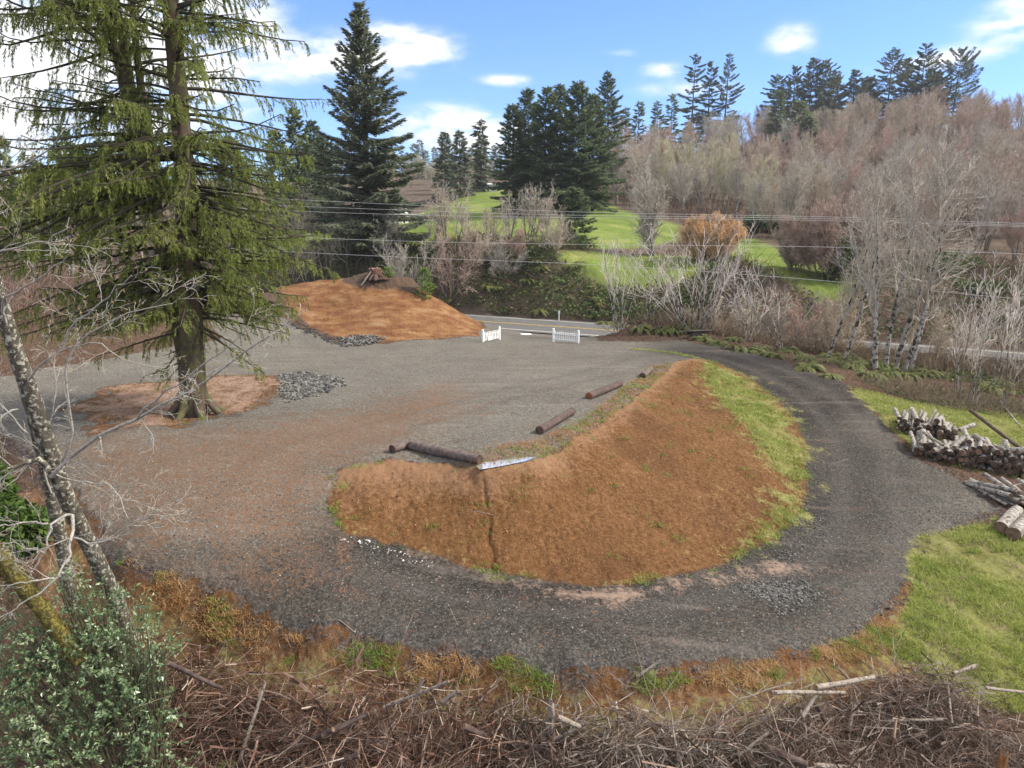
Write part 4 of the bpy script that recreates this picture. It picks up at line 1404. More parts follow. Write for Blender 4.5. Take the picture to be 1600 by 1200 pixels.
for k, (px, pb, pt, d, lean, r, lb) in enumerate(AL):
    x, y, _ = at_d(px, pb, d)
    z = G(x, y)
    Hh = top_z(px, pt, d) - z
    me = bare_tree('alder', 400 + k, [((0, 0, -.2), (*lean, 1), Hh * .93, r * .8)], PA, (M_BARK_ALDER, M_TWIG_GREY, M_TWIG_GREY), 8)
    tree_from('alder_tree', me, (x, y, z), 0, 1, lb, 'tree', 'alders in the roadside clump')
PT = dict(PA, kids=(1.2, 1.5, 0), seg=(8, 5, 4), wig=(.05, .12, .17), up=(.03, .1, .07), start=(.3, .1, 0), ang=(.5, .6, .6), ratio=(.38, .58, .6))
rs = np.random.RandomState(9)
SAPM = [bare_tree('sapling', 420 + k, [((0, 0, -.2), (rs.normal(0, .08), rs.normal(0, .08), 1), 5, .034)], PT, (M_BARK_ALDER if k % 2 else M_BARK_GREY, M_TWIG_TAN, M_TWIG_PALE), 5) for k in range(4)]
for k in range(26):
    px = rs.uniform(1475, 1680)
    d = rs.uniform(30, 38)
    x, y, _ = at_d(px, 610, d)
    s = rs.uniform(.6, 1.25)
    tree_from('sapling', SAPM[k % 4], (x, y, G(x, y)), rs.uniform(0, 6), s, ['grey bare sapling in the thin stand by the guardrail', 'pale bare sapling in the thin stand by the guardrail'][k % 2], 'sapling', ['grey saplings by the guardrail', 'pale saplings by the guardrail'][k % 2])

# ------------------------------------------------------------------ ferns
M_FERN = foliage_mat("fern_fronds", [(.06, .088, .024), (.125, .155, .042), (.21, .215, .068), (.30, .25, .11)], 1.6, trans=.3)


def fern_mesh(seed, n=17, R=.75):
    rng = np.random.RandomState(seed)
    b = MB()
    for k in range(n):
        a = k * 2.399 + rng.normal(0, .25)
        L = R * rng.uniform(.7, 1.2)
        e = rng.uniform(.75, 1.4)
        h = np.array([math.cos(a), math.sin(a), 0])
        s = np.linspace(.12, 1, 15)
        rise, fall = math.sin(e) * 1.1, .75 + .35 * math.sin(e)
        p = h * (L * s * math.cos(e * .6))[:, None] + np.array([0, 0, 1.0]) * (L * (rise * s - fall * s * s))[:, None]
        side = np.array([-h[1], h[0], 0])
        t = np.gradient(p, axis=0)
        w = (.16 * L * np.sin(np.clip(s, .12, 1) * 2.9) + .012)
        for sg in (-1, 1):
            b.leaves(p, side * sg + t / np.linalg.norm(t, axis=1, keepdims=True) * .35, t, w, .045 * R / .75)
        b.prisms(p[:-1], p[1:], .006, .004, 3)
    return b.mesh('fern', M_FERN)


FERNS = [fern_mesh(500 + k) for k in range(5)]
rfn = np.random.RandomState(12)
FP = []
for k in range(34):                      # on the mound and along the driveway edge
    t = k / 33
    FP.append((950 + t * 420 + rfn.uniform(-10, 10), 500 + t * 76 + rfn.uniform(-8, 10), 'edge'))
FP += [(962, 505, 'm'), (985, 498, 'm'), (1010, 503, 'm'), (1030, 500, 'm'), (1050, 497, 'm'), (1000, 518, 'm'), (1042, 515, 'm'), (1065, 508, 'm')]
for k in range(22):
    FP.append((rfn.uniform(1255, 1460), rfn.uniform(548, 592), 'edge'))
for px, py in [(1430, 565), (1455, 572), (1475, 578), (1500, 585), (1520, 590), (1540, 604), (1560, 600), (1445, 585), (1480, 590), (1545, 612), (1360, 590), (1415, 590), (1575, 618), (1530, 580)]:
    FP.append((px, py, 'road'))
for px, py in [(300, 648), (318, 655), (290, 660)]:
    FP.append((px, py, 'tree'))
for k in range(34):
    FP.append((rfn.uniform(462, 950), rfn.uniform(408, 486), 'bank'))
FL = {'bank': ('green sword fern among the brambles on the road bank', 'sword ferns on the road bank'), 'edge': ('green sword fern in the band between the driveway and the alders', 'sword ferns along the driveway edge'), 'm': ('yellowish sword fern on the dirt mound at the fan of pale stems', 'ferns on the dirt mound'),
      'road': ('sword fern on the slope between the log pile and the road', 'ferns by the log pile slope'), 'tree': ('small fern at the foot of the huge driveway spruce', 'ferns at the foot of the spruce')}
for k, (px, py, w) in enumerate(FP):
    x, y, z = on(px, py)
    if w == 'bank' and y < 57:
        continue
    s = rfn.uniform(.95, 1.6) * (.28 if w == 'tree' else 1)
    o = link('sword_fern', FERNS[k % 5], None, (x, y, z - .03 + (.5 if w == 'bank' else 0)))
    o.rotation_euler = (rfn.normal(0, .1), rfn.normal(0, .1), rfn.uniform(0, 6.28))
    o.scale = (s, s, s)
    tag(o, FL[w][0], 'fern', FL[w][1])

# ------------------------------------------------------------------ undergrowth on the road bank and rough ground
M_IVY = foliage_mat("bank_leaves", [(.026, .050, .018), (.065, .115, .034), (.12, .185, .052), (.16, .18, .06), (.15, .10, .055)], .5, trans=.2)
M_BRAMBLE = island_mat("bramble_canes", [(.06, .035, .028), (.15, .085, .06), (.24, .17, .12)])
M_REDCANE = island_mat("red_bramble_canes", [(.09, .05, .038), (.20, .125, .098), (.34, .25, .205)])
M_DRYSTEM = island_mat("dry_stems", [(.12, .085, .055), (.26, .19, .12), (.36, .29, .20)])


def road_pts(rng, n, x0, x1, o0, o1):
    k = rng.uniform(0, 1, n)
    x = x0 + (x1 - x0) * k
    i = np.searchsorted(ROADC[:, 0], x).clip(1, 118)
    t = ROADC[i + 1, :2] - ROADC[i - 1, :2]
    nn = np.column_stack([-t[:, 1], t[:, 0]]) / np.linalg.norm(t, axis=1, keepdims=True)
    f = (x - ROADC[i - 1, 0]) / (ROADC[i, 0] - ROADC[i - 1, 0])
    c = ROADC[i - 1, :2] + (ROADC[i, :2] - ROADC[i - 1, :2]) * f[:, None]
    return c + nn * rng.uniform(o0, o1, n)[:, None]


def ground_leaves(name, n, sampler, mat, size, hmax, seed, label, w=.6):
    rng = np.random.RandomState(seed)
    xy = sampler(rng, n)
    n = len(xy)
    hgt = (fbm(xy[:, 0] * .5, xy[:, 1] * .5) + .5).clip(.1, 1.2)
    z = G(xy[:, 0], xy[:, 1]) + rng.uniform(0, 1, n) ** .7 * hmax * hgt
    d = rng.normal(0, 1, (n, 3))
    d[:, 2] = np.abs(d[:, 2]) * .6
    b = MB()
    ln = size * rng.uniform(.5, 1.5, n)
    b.leaves(np.column_stack([xy, z]), d, rng.normal(0, 1, (n, 3)), ln, ln * w, fold=.15)
    return tag(b.build(name, mat), label, name.replace('_', ' '), None, 'stuff')


def lawn_free(f, pad=-.3):
    def g(rng, n):
        xy = f(rng, n)
        return xy[(sdist(xy, MEADOW_A) < pad) & (sdist(xy, MEADOW_B) < pad) & (sdist(xy, MEADOW_C) < pad)]
    return g


ground_leaves('bank_undergrowth', 42000, lawn_free(lambda r, n: road_pts(r, n, -45, 14, 4.3, 16)), M_IVY, .30, 1.2, 21, 'dark green ivy and bramble leaves covering the road bank')
ground_leaves('roadside_undergrowth', 17000, lawn_free(lambda r, n: road_pts(r, n, 12, 75, 4.6, 24)), M_IVY, .28, .9, 22, 'low dark green and brown undergrowth beyond the right end of the road')
brush('bank_brambles', 4200, lawn_free(lambda r, n: road_pts(r, n, -45, 16, 4.2, 15)), M_BRAMBLE, .5, 1.7, .013, 23, .8, 'brown bramble canes tangled over the road bank')
brush('bank_top_weeds', 2600, lawn_free(lambda r, n: road_pts(r, n, -40, 12, 11, 16)), M_DRYSTEM, .4, 1.3, .012, 24, .4, 'dry tan weeds along the top of the road bank')
brush('roadside_brush', 7000, lawn_free(lambda r, n: road_pts(r, n, 8, 80, 5, 26)), M_BRAMBLE, .6, 2.4, .016, 25, .6, 'brown leafless brush beyond the right end of the road')
LB = area([(-150, 545), (0, 515), (60, 508), (130, 500), (200, 505), (240, 495), (250, 470), (180, 455), (100, 440), (0, 430), (-200, 440)])


def poly_sampler(poly, hole=None):
    lo, hi = poly.min(0), poly.max(0)

    def f(rng, n):
        out = np.zeros((0, 2))
        while len(out) < n:
            q = rng.uniform(lo, hi, (n * 2, 2))
            out = np.vstack([out, q[sdist(q, poly) > 0]])
        return out[:n]
    return f


brush('red_brambles', 5200, poly_sampler(LB), M_REDCANE, .6, 2.0, .011, 26, .7, 'red-brown bramble thicket at the left edge behind the driveway')
ground_leaves('left_undergrowth', 5000, poly_sampler(LB), M_IVY, .16, .7, 27, 'dark undergrowth beneath the red-brown brambles')
NEARBANK = area([(940, 520), (1010, 505), (1100, 515), (1250, 548), (1330, 572), (1460, 592), (1600, 622), (1700, 640), (1700, 600), (1550, 575), (1400, 560), (1250, 530), (1100, 500), (980, 492)])
ground_leaves('fern_bank_undergrowth', 6000, poly_sampler(NEARBANK), M_IVY, .15, .35, 28, 'low leafy undergrowth between the ferns beside the driveway')
brush('fern_bank_stems', 1600, poly_sampler(NEARBANK), M_DRYSTEM, .4, 1.5, .009, 29, .5, 'dry stems among the ferns beside the driveway')
SLOPE = area([(1330, 590), (1420, 600), (1500, 612), (1600, 628), (1700, 640), (1700, 680), (1600, 655), (1480, 640), (1390, 618)])
brush('slope_weeds', 2200, poly_sampler(SLOPE), M_DRYSTEM, .15, .6, .006, 41, .7, 'dry weeds and twigs on the bare slope behind the woodpile')
ground_leaves('slope_leaves', 2600, poly_sampler(SLOPE), M_IVY, .10, .15, 42, 'low leaves on the bare slope behind the woodpile')
brush('verge_scrub', 4200, lawn_free(lambda r, n: road_pts(r, n, 13, 62, -7.2, -4.8)), M_DRYSTEM, .5, 1.6, .010, 43, .45, 'tall tan scrub between the alders and the road')
brush('verge_brambles', 2600, lawn_free(lambda r, n: road_pts(r, n, 10, 62, -6.8, -4.6)), M_BRAMBLE, .4, 1.2, .010, 44, .7, 'brown brambles between the ferns and the road')
# evergreen shrubs
def leafy_bush(name, px, pyb, pyt, d, rx, n, size, mat, seed, label, lobes=7, stem=M_BARK_DARK):
    rng = np.random.RandomState(seed)
    x, y, _ = at_d(px, pyb, d)
    z = G(x, y)
    Hh = top_z(px, pyt, d) - z
    R = rx * d / FPX
    e = empty(name, (x, y, z), 0, label, 'bush')
    C = np.column_stack([rng.uniform(-.65, .65, lobes) * R, rng.uniform(-.6, .6, lobes) * R, rng.uniform(.25, .75, lobes) * Hh])
    C[0] = (0, 0, Hh * .68)
    rad = np.column_stack([rng.uniform(.35, .55, lobes) * R, rng.uniform(.35, .55, lobes) * R, rng.uniform(.22, .34, lobes) * Hh])
    i = rng.randint(0, lobes, n)
    u = rng.normal(0, 1, (n, 3))
    u /= np.linalg.norm(u, axis=1, keepdims=True)
    p = C[i] + u * rad[i] * (rng.uniform(.35, 1.0, n) ** .6)[:, None] * rng.uniform(.85, 1.12, n)[:, None]
    p[:, 2] = np.maximum(p[:, 2], .02)
    b = MB()
    ln = size * rng.uniform(.6, 1.4, n)
    b.leaves(p, u + rng.normal(0, .8, (n, 3)) + np.array([0, 0, -.2]), rng.normal(0, 1, (n, 3)), ln, ln * .5, fold=.2)
    b.build('foliage', mat, e)
    s = MB()
    for k in range(lobes):
        s.prisms([(0, 0, -.1)], [C[k]], .03 * Hh / 2, .012, 5)
        q = C[k] + rng.normal(0, .5, (8, 3)) * rad[k]
        s.prisms(np.repeat(C[k][None], 8, 0), q, .01, .004, 3)
    s.build('stems', stem, e)
    return e


leafy_bush('evergreen_bush', 1195, 385, 335, 96, 44, 5000, .45, M_FIR, 31, 'dark evergreen thicket right of the orange willow at the wood edge', 9)
leafy_bush('ivy_bush', 1300, 450, 350, 59, 32, 3800, .26, M_IVY, 32, 'ivy covered stump of greenery inside the large red topped bush', 8)
leafy_bush('evergreen_bush', 1470, 470, 395, 62, 52, 5200, .32, M_IVY, 33, 'dark leafy bush behind the alder clump beyond the road', 9)
leafy_bush('evergreen_bush', 1545, 500, 440, 55, 44, 4200, .28, M_IVY, 34, 'dark leafy bush at the right edge beyond the guardrail', 8)
leafy_bush('cedar_bush', 15, 900, 720, 14.5, 60, 6000, .17, foliage_mat("cedar_sprays", [(.03, .065, .012), (.08, .14, .025), (.15, .21, .04)], 1.2), 35, 'feathery green cedar bush at the left edge behind the alder trunk', 8)
put_conifer(665, 466, 421, 50.3, 12, 45, 'tiny bright green young fir on the right shoulder of the dirt hill', None, (M_YOUNG, M_BARK_DARK), 46, 60, .20, name='young_fir', base=.02, prof=.8, lo_pitch=15, hi_pitch=50, droop=.05)
put_conifer(607, 436, 420, 51.8, 7, 46, 'very small green seedling fir beside the stump on the dirt hill', None, (M_YOUNG, M_BARK_DARK), 26, 60, .14, name='young_fir', base=.02, prof=.8, lo_pitch=15, hi_pitch=50, droop=.05)


# ------------------------------------------------------------------ road, guardrail, fences, wires, far buildings
def ribbon(name, c, o0, o1, dz, mat, kind='structure', gap=None, thick=.0):
    t = np.gradient(c[:, :2], axis=0)
    nn = np.column_stack([-t[:, 1], t[:, 0]]) / np.linalg.norm(t, axis=1, keepdims=True)
    k = np.linspace(o0, o1, 7)
    V = np.concatenate([np.column_stack([c[:, :2] + nn * o, CAM_Z + c[:, 2] + dz - .0 * c[:, 2]]) for o in k])
    n = len(c)
    i, j = np.meshgrid(np.arange(6), np.arange(n - 1), indexing='ij')
    if gap:
        keep = (np.arange(n - 1) % gap[0]) < gap[1]
        i, j = i[:, keep], j[:, keep]
    F = np.stack([i * n + j, i * n + j + 1, (i + 1) * n + j + 1, (i + 1) * n + j], -1).reshape(-1, 4)[:, ::-1]
    b = MB()
    b.add(V, quads=F)
    return tag(b.build(name, mat), kind=kind)


def asphalt_mat():
    m = Mat("asphalt", .8, .3)
    n = m.noise(2.0, 5)
    s = m.noise(60, 2)
    c = m.ramp(m.math('ADD', m.math('MULTIPLY', n, .6), m.math('MULTIPLY', s, .4)), [(.3, (.075, .073, .073)), (.7, (.16, .155, .15))])
    m.color(c)
    m.bump(s, .01, .5)
    return m.m


M_WHITE = flat_mat("white_paint", (.78, .78, .76), .5, .06, 8)
M_MARK = flat_mat("road_paint", (.62, .60, .52), .7, .2, 6)
M_YELLOW = flat_mat("yellow_road_paint", (.55, .36, .05), .7, .2, 6)
RC = smooth_path(np.column_stack([ROADC]), 400)
ribbon('road', RC, -3.9, 3.9, -.02, asphalt_mat())
ribbon('road_edge_line', RC, 3.05, 3.20, -.014, M_MARK)
ribbon('road_edge_line', RC, -3.20, -3.05, -.014, M_MARK)
ribbon('road_centre_line', RC, -.16, -.06, -.014, M_YELLOW)
ribbon('road_centre_line', RC, .06, .16, -.014, M_YELLOW)

M_STEEL = flat_mat("weathered_steel", (.30, .29, .28), .55, .25, 3)
M_POSTWOOD = bark_mat("weathered_post", (.10, .08, .06), (.27, .23, .19), None, 0, 4)


def guardrail():
    k = np.where((RC[:, 0] > 24) & (RC[:, 0] < 52))[0]
    c = RC[k]
    t = np.gradient(c[:, :2], axis=0)
    nn = np.column_stack([-t[:, 1], t[:, 0]]) / np.linalg.norm(t, axis=1, keepdims=True)
    p = np.column_stack([c[:, :2] - nn * 4.3, G(c[:, 0] - nn[:, 0] * 4.3, c[:, 1] - nn[:, 1] * 4.3)])
    m = len(p) // 2
    root = empty('guardrail', tuple(p[m]), 0, 'grey steel guardrail on short posts beside the road at right', 'guardrail')
    b = MB()
    prof = [(0, .42), (.03, .46), (-.02, .52), (-.02, .56), (.03, .60), (-.02, .66), (-.02, .70), (.0, .74)]
    V = np.concatenate([p - p[m] + np.column_stack([nn * -o, np.full(len(p), z)]) for o, z in prof])
    n = len(p)
    i, j = np.meshgrid(np.arange(len(prof) - 1), np.arange(n - 1), indexing='ij')
    b.add(V, quads=np.stack([i * n + j, i * n + j + 1, (i + 1) * n + j + 1, (i + 1) * n + j], -1).reshape(-1, 4))
    b.build('rail', M_STEEL, root)
    d = 0
    last = -9
    for q in range(0, n):
        if q == 0 or np.linalg.norm(p[q, :2] - p[last, :2]) > 1.9:
            last = q
            s = MB()
            s.box(p[q] - p[m] + np.array([nn[q, 0] * -.12, nn[q, 1] * -.12, .30]), (.15, .15, .9), math.atan2(t[q, 1], t[q, 0]))
            s.build('post', M_POSTWOOD, root)


guardrail()


def picket_panel(px0, px1, py, d0, d1, label):
    a, b_ = np.array(at_d(px0, py, d0)), np.array(at_d(px1, py, d1))
    za, zb = G(a[0], a[1]), G(b_[0], b_[1])
    w = math.hypot(*(b_ - a)[:2])
    rz = math.atan2(b_[1] - a[1], b_[0] - a[0])
    mid = (a + b_) / 2
    root = empty('picket_fence', (mid[0], mid[1], (za + zb) / 2), rz, label, 'fence', 'white picket fence panels at the driveway mouth')
    root.scale = (1, 1, .72)
    for s in (-1, 1):
        m = MB()
        m.box((s * w / 2, 0, .50), (.10, .10, 1.2))
        ps = m.build('post', M_WHITE, root)
        c = MB()
        q = .065
        c.add([(s * w / 2 - q, -q, 1.102), (s * w / 2 + q, -q, 1.102), (s * w / 2 + q, q, 1.102), (s * w / 2 - q, q, 1.102), (s * w / 2, 0, 1.20)], quads=[[3, 2, 1, 0]], tris=[[0, 1, 4], [1, 2, 4], [2, 3, 4], [3, 0, 4]])
        c.build('post_cap', M_WHITE, ps)
    for z in (.24, .68):
        m = MB()
        m.box((0, .018, z), (w - .1, .036, .09))
        m.build('rail', M_WHITE, root)
    n = int(round((w - .12) / .155))
    for k in range(n):
        x = -w / 2 + .05 + (k + .5) * (w - .1) / n
        m = MB()
        hh = .86 + .03 * math.cos(k * 2.1)
        V = [(x - .038, -.012, .09), (x + .038, -.012, .09), (x + .038, -.012, hh), (x, -.012, hh + .07), (x - .038, -.012, hh)]
        V += [(a_, -.032, c_) for a_, _, c_ in V]
        m.add(V, quads=[[0, 4, 9, 5], [1, 6, 7, 2], [0, 5, 6, 1], [2, 7, 8, 3], [3, 8, 9, 4]], tris=[[0, 1, 2], [0, 2, 4], [2, 3, 4], [5, 7, 6], [5, 9, 7], [7, 9, 8]])
        m.build('picket', M_WHITE, root)
    return root


gl = picket_panel(754.5, 780.5, 529, 43.2, 44.6, 'narrow white picket fence panel with a small sign, on the left of the driveway mouth')
m_ = MB()
m_.box((-.22, -.055, .28), (.42, .02, .36))
m_.build('sign', M_WHITE, gl)
picket_panel(864.5, 903.5, 533, 43.6, 42.6, 'wider white picket fence panel on the right of the driveway mouth')

# wires across the site, following the road
M_WIRE = flat_mat("wire", (.60, .59, .58), .5, .05, 3)
WIRES = [([(455, 312), (700, 323), (900, 332), (1200, 337), (1370, 339), (1600, 352)], 'highest thin overhead wire of the upper bundle along the road'),
         ([(455, 322), (700, 331), (900, 337), (1200, 340), (1370, 342), (1600, 355)], 'second overhead wire from the top in the upper bundle'),
         ([(455, 330), (700, 338), (900, 340), (1200, 343), (1370, 345), (1600, 357)], 'lowest overhead wire of the upper bundle'),
         ([(455, 371), (700, 379), (900, 382), (1150, 384), (1380, 386), (1600, 400)], 'single overhead wire just above the top of the road bank'),
         ([(455, 394), (700, 405), (900, 411), (1100, 424), (1300, 438), (1600, 470)], 'lowest overhead wire crossing in front of the road bank')]
for k, (p, lb) in enumerate(WIRES):
    P3 = [np.array(at_d(px, py, np.interp(px, [455, 900, 1600], [63, 52, 37]))) for px, py in p]
    P3 = [P3[0] + (P3[0] - P3[1]) * 1.6 + (0, 0, .35)] + P3 + [P3[-1] + (P3[-1] - P3[-2]) * 1.2 + (0, 0, .5)]
    P3 = np.array(P3)
    d = np.r_[0, np.cumsum(np.linalg.norm(np.diff(P3, axis=0), axis=1))]
    t = np.linspace(0, d[-1], 80)
    c = np.column_stack([np.interp(t, d, P3[:, q]) for q in range(3)])
    for _ in range(30):
        c[1:-1] = (c[:-2] + 2 * c[1:-1] + c[2:]) / 4
    b = MB()
    o = c[0].copy()
    b.tube(c - o, .0115 if k < 3 else .013, 5)
    tag(b.build('overhead_wire', M_WIRE, None, True, tuple(o)), lb, 'wire', 'overhead wires along the road')

# far buildings on the meadow
M_SIDING = flat_mat("white_siding", (.62, .61, .59), .7, .08, 2)
M_ROOF = flat_mat("grey_roof", (.16, .16, .165), .8, .2, 3)
M_GLASS = flat_mat("dark_glass", (.05, .06, .07), .15, .2, 1, .5)
M_ROOFDK = flat_mat("dark_roof", (.12, .12, .135), .7, .2, 3)


def house(name, px0, px1, py, d, hw, depth, rise, roof, label, nwin):
    a, b_ = np.array(at_d(px0, py, d)), np.array(at_d(px1, py, d))
    z = min(G(a[0], a[1]), G(b_[0], b_[1])) - .3
    w = b_[0] - a[0]
    root = empty(name, ((a[0] + b_[0]) / 2, d + depth / 2, z), 0, label, 'building')
    m = MB()
    x, y = w / 2, depth / 2
    m.add([(-x, -y, 0), (x, -y, 0), (x, y, 0), (-x, y, 0), (-x, -y, hw), (x, -y, hw), (x, y, hw), (-x, y, hw), (-x, 0, hw + rise), (x, 0, hw + rise)],
          quads=[[0, 1, 5, 4], [2, 3, 7, 6], [1, 2, 6, 5], [3, 0, 4, 7]], tris=[[5, 6, 9], [7, 4, 8]])
    m.build('wall', M_SIDING, root)
    e = .4
    r = MB()
    sl = rise / y
    for s in (-1, 1):
        V = [(-x - e, s * (y + e), hw - sl * e + .03), (x + e, s * (y + e), hw - sl * e + .03), (x + e, 0, hw + rise + .03), (-x - e, 0, hw + rise + .03)]
        V += [(p, q, t + .12) for p, q, t in V]
        r.add(V, quads=[[0, 1, 2, 3], [7, 6, 5, 4], [0, 4, 5, 1], [1, 5, 6, 2], [3, 7, 4, 0]])
    r.build('roof', roof, root)
    for k in range(nwin):
        cx = -x + (k + .6) * w / (nwin + .2)
        f = MB()
        f.box((cx, -y - .03, hw * .55), (1.25, .06, 1.15))
        fr = f.build('window', M_WHITE, root)
        g = MB()
        g.box((cx, -y - .065, hw * .55), (1.05, .02, .95))
        g.build('pane', M_GLASS, fr)
    return root


house('house', 458, 556, 346, 100, 2.5, 7, 1.4, M_ROOF, 'low white house with grey roof behind the bushes left of the lone bank spruce', 3)
house('house', 588, 628, 344, 104, 2.5, 7, 1.4, M_ROOF, 'white house end mostly hidden behind the lone bank spruce and the rail fence', 2)
house('barn', 728, 756, 311, 185, 2.2, 7, 1.7, M_ROOFDK, 'low shed with dark blue-grey roof far up the meadow', 1)
house('trailer', 764, 779, 307, 180, 2.1, 2.6, .25, M_WHITE, 'small white trailer beside the far shed on the meadow', 1)


def rail_fence(px0, px1, py, d, label, n):
    a, b_ = np.array(at_d(px0, py, d)), np.array(at_d(px1, py, d))
    w = b_[0] - a[0]
    root = empty('rail_fence', ((a[0] + b_[0]) / 2, d, G((a[0] + b_[0]) / 2, d)), 0, label, 'fence')
    for k in range(n):
        m = MB()
        m.box((-w / 2 + k * w / (n - 1), .1, .55), (.14, .10, 1.3))
        m.build('post', M_WHITE, root)
    for z in (.4, .75, 1.1):
        m = MB()
        m.box((0, 0, z), (w, .04, .15))
        m.build('rail', M_WHITE, root)


rail_fence(603, 676, 352, 92, 'white three-rail fence in front of the white house end', 6)
m_ = MB()
x, y, z = on(873, 497)
m_.box((0, 0, .45), (.11, .04, 1.1))
m_.box((0, -.028, .86), (.17, .012, .24))
tag(m_.build('road_marker', M_WHITE, None, False, (x, y - .4, z)), 'small white road marker post at the foot of the bank', 'marker')
m_ = MB()
x, y, z = on(822, 523)
m_.box((0, 0, .02), (.75, .5, .03), .3, 0, .05)
tag(m_.build('paper_sheet', M_WHITE, None, False, (x, y, z + .01)), 'white sheet lying on the gravel between the picket fence panels', 'litter')
x, y, _ = at_d(538, 402, 70.5)
m_ = MB()
m_.tube([(0, 0, -.2), (.05, 0, .5), (.0, 0, 1.15)], [.07, .08, .05], 7)
tag(m_.build('stake', M_WHITE, None, False, (x, y, G(x, y))), 'pale stake standing in the brambles of the bank below the lone spruce', 'stake')

# ------------------------------------------------------------------ logs that edge the parking pad
M_LOG = bark_mat("weathered_log", (.060, .044, .038), (.21, .165, .145), None, 0, 7.0, (1, 1, 1), .012)
M_LOGDARK = bark_mat("peeled_dark_log", (.045, .031, .028), (.15, .108, .092), None, 0, 7.0, (1, 1, 1), .008)


def cut_end_mat(name, a, b, rad):
    m = Mat(name, .9, .15)
    n = m.noise(9, 5)
    m.color(m.ramp(n, [(.3, a), (.7, b)]))
    return m.m


M_END = cut_end_mat("cut_wood", (.10, .065, .045), (.26, .17, .115), .1)
M_ENDRED = cut_end_mat("red_cut_wood", (.14, .05, .03), (.28, .11, .06), .1)
M_ENDDARK = cut_end_mat("dark_cut_wood", (.035, .024, .018), (.13, .085, .06), .1)


def log_thing(name, a, b, r, mats, label, cat, group=None, seed=0, sides=14, ends=True, taper=.95, bend=.02):
    a, b = np.array(a, float), np.array(b, float)
    rng = np.random.RandomState(seed)
    c = (a + b) / 2
    L = np.linalg.norm(b - a)
    n = 7
    s = np.linspace(0, 1, n)
    pts = a + (b - a) * s[:, None] - c
    pts[1:-1] += np.cumsum(rng.normal(0, bend * L / 6, (n - 2, 3)), 0) * .4
    rad = r * (1 + (taper - 1) * s) * (1 + rng.normal(0, .03, n))
    m = MB()
    m.tube(pts, rad, sides, cap=not ends, wob=.10, rng=rng)
    o = m.build(name, mats[0], None, True, tuple(c))
    tag(o, label, cat, group)
    if ends:
        for i, sgn in ((0, -1), (n - 1, 1)):
            t = nrm(pts[1] - pts[0]) if i == 0 else nrm(pts[-1] - pts[-2])
            e = MB()
            e.tube([pts[i] - t * sgn * .01, pts[i] + t * sgn * .012], [rad[i] * .985, rad[i] * .93], sides, cap=True)
            e.build('cut_end', mats[1], o)
    return o


def pad_log(p0, p1, r, lb, mats, seed):
    a, b = on(*p0), on(*p1)
    a[2] += r * .85
    b[2] += r * .85
    log_thing('parking_log', a, b, r, mats, lb, 'log', 'logs edging the gravel pad', seed, 16)


pad_log((613, 708), (640, 697), .13, 'short log at the left corner of the pad, butting the long log', (M_LOG, M_ENDDARK), 1)
pad_log((642, 701), (749, 723), .135, 'longest parking log along the top of the dirt bank, next to the puddle', (M_LOG, M_ENDDARK), 2)
pad_log((843, 678), (894, 647), .135, 'parking log in the middle of the pad edge, second from the puddle', (M_LOGDARK, M_ENDDARK), 3)
pad_log((920, 623), (969, 603), .14, 'parking log with reddish cut end, upper right of the pad edge', (M_LOGDARK, M_ENDRED), 4)
pad_log((1004, 591), (1017, 581), .14, 'short grey log farthest along the pad edge', (M_LOG, M_ENDDARK), 5)


# ------------------------------------------------------------------ puddles
def water_mat():
    m = Mat("puddle_water", .06, .9)
    m.b.inputs['Base Color'].default_value = (.85, .85, .84, 1)  # near-white metallic base puts the sky glare into the water's colour
    m.b.inputs['IOR'].default_value = 1.6
    m.b.inputs['Metallic'].default_value = .8
    n = m.noise(5, 3)
    m.bump(n, .004, .3)
    return m.m


M_WATER = water_mat()


b = MB()
q = PUDDLE + (PUDDLE - PUDDLE.mean(0)) * .22
c = q.mean(0)
n = len(q)
b.add(np.vstack([np.column_stack([q - c, np.zeros(n)]), [[0, 0, 0]]]), tris=[[n, i, (i + 1) % n] for i in range(n)])
tag(b.build('puddle', M_WATER, None, False, (c[0], c[1], PUDDLE_Z - .035)), kind='structure')

# ------------------------------------------------------------------ woodpiles on the right
M_FIRE = bark_mat("pale_firewood_bark", (.17, .15, .13), (.46, .42, .37), (.10, .085, .07), .35, 7.0, (1, 1, 1), .01)
M_FIRE2 = bark_mat("grey_firewood_bark", (.10, .085, .072), (.32, .28, .24), (.40, .37, .33), .3, 7.0, (1, 1, 1), .01)
rw = np.random.RandomState(44)


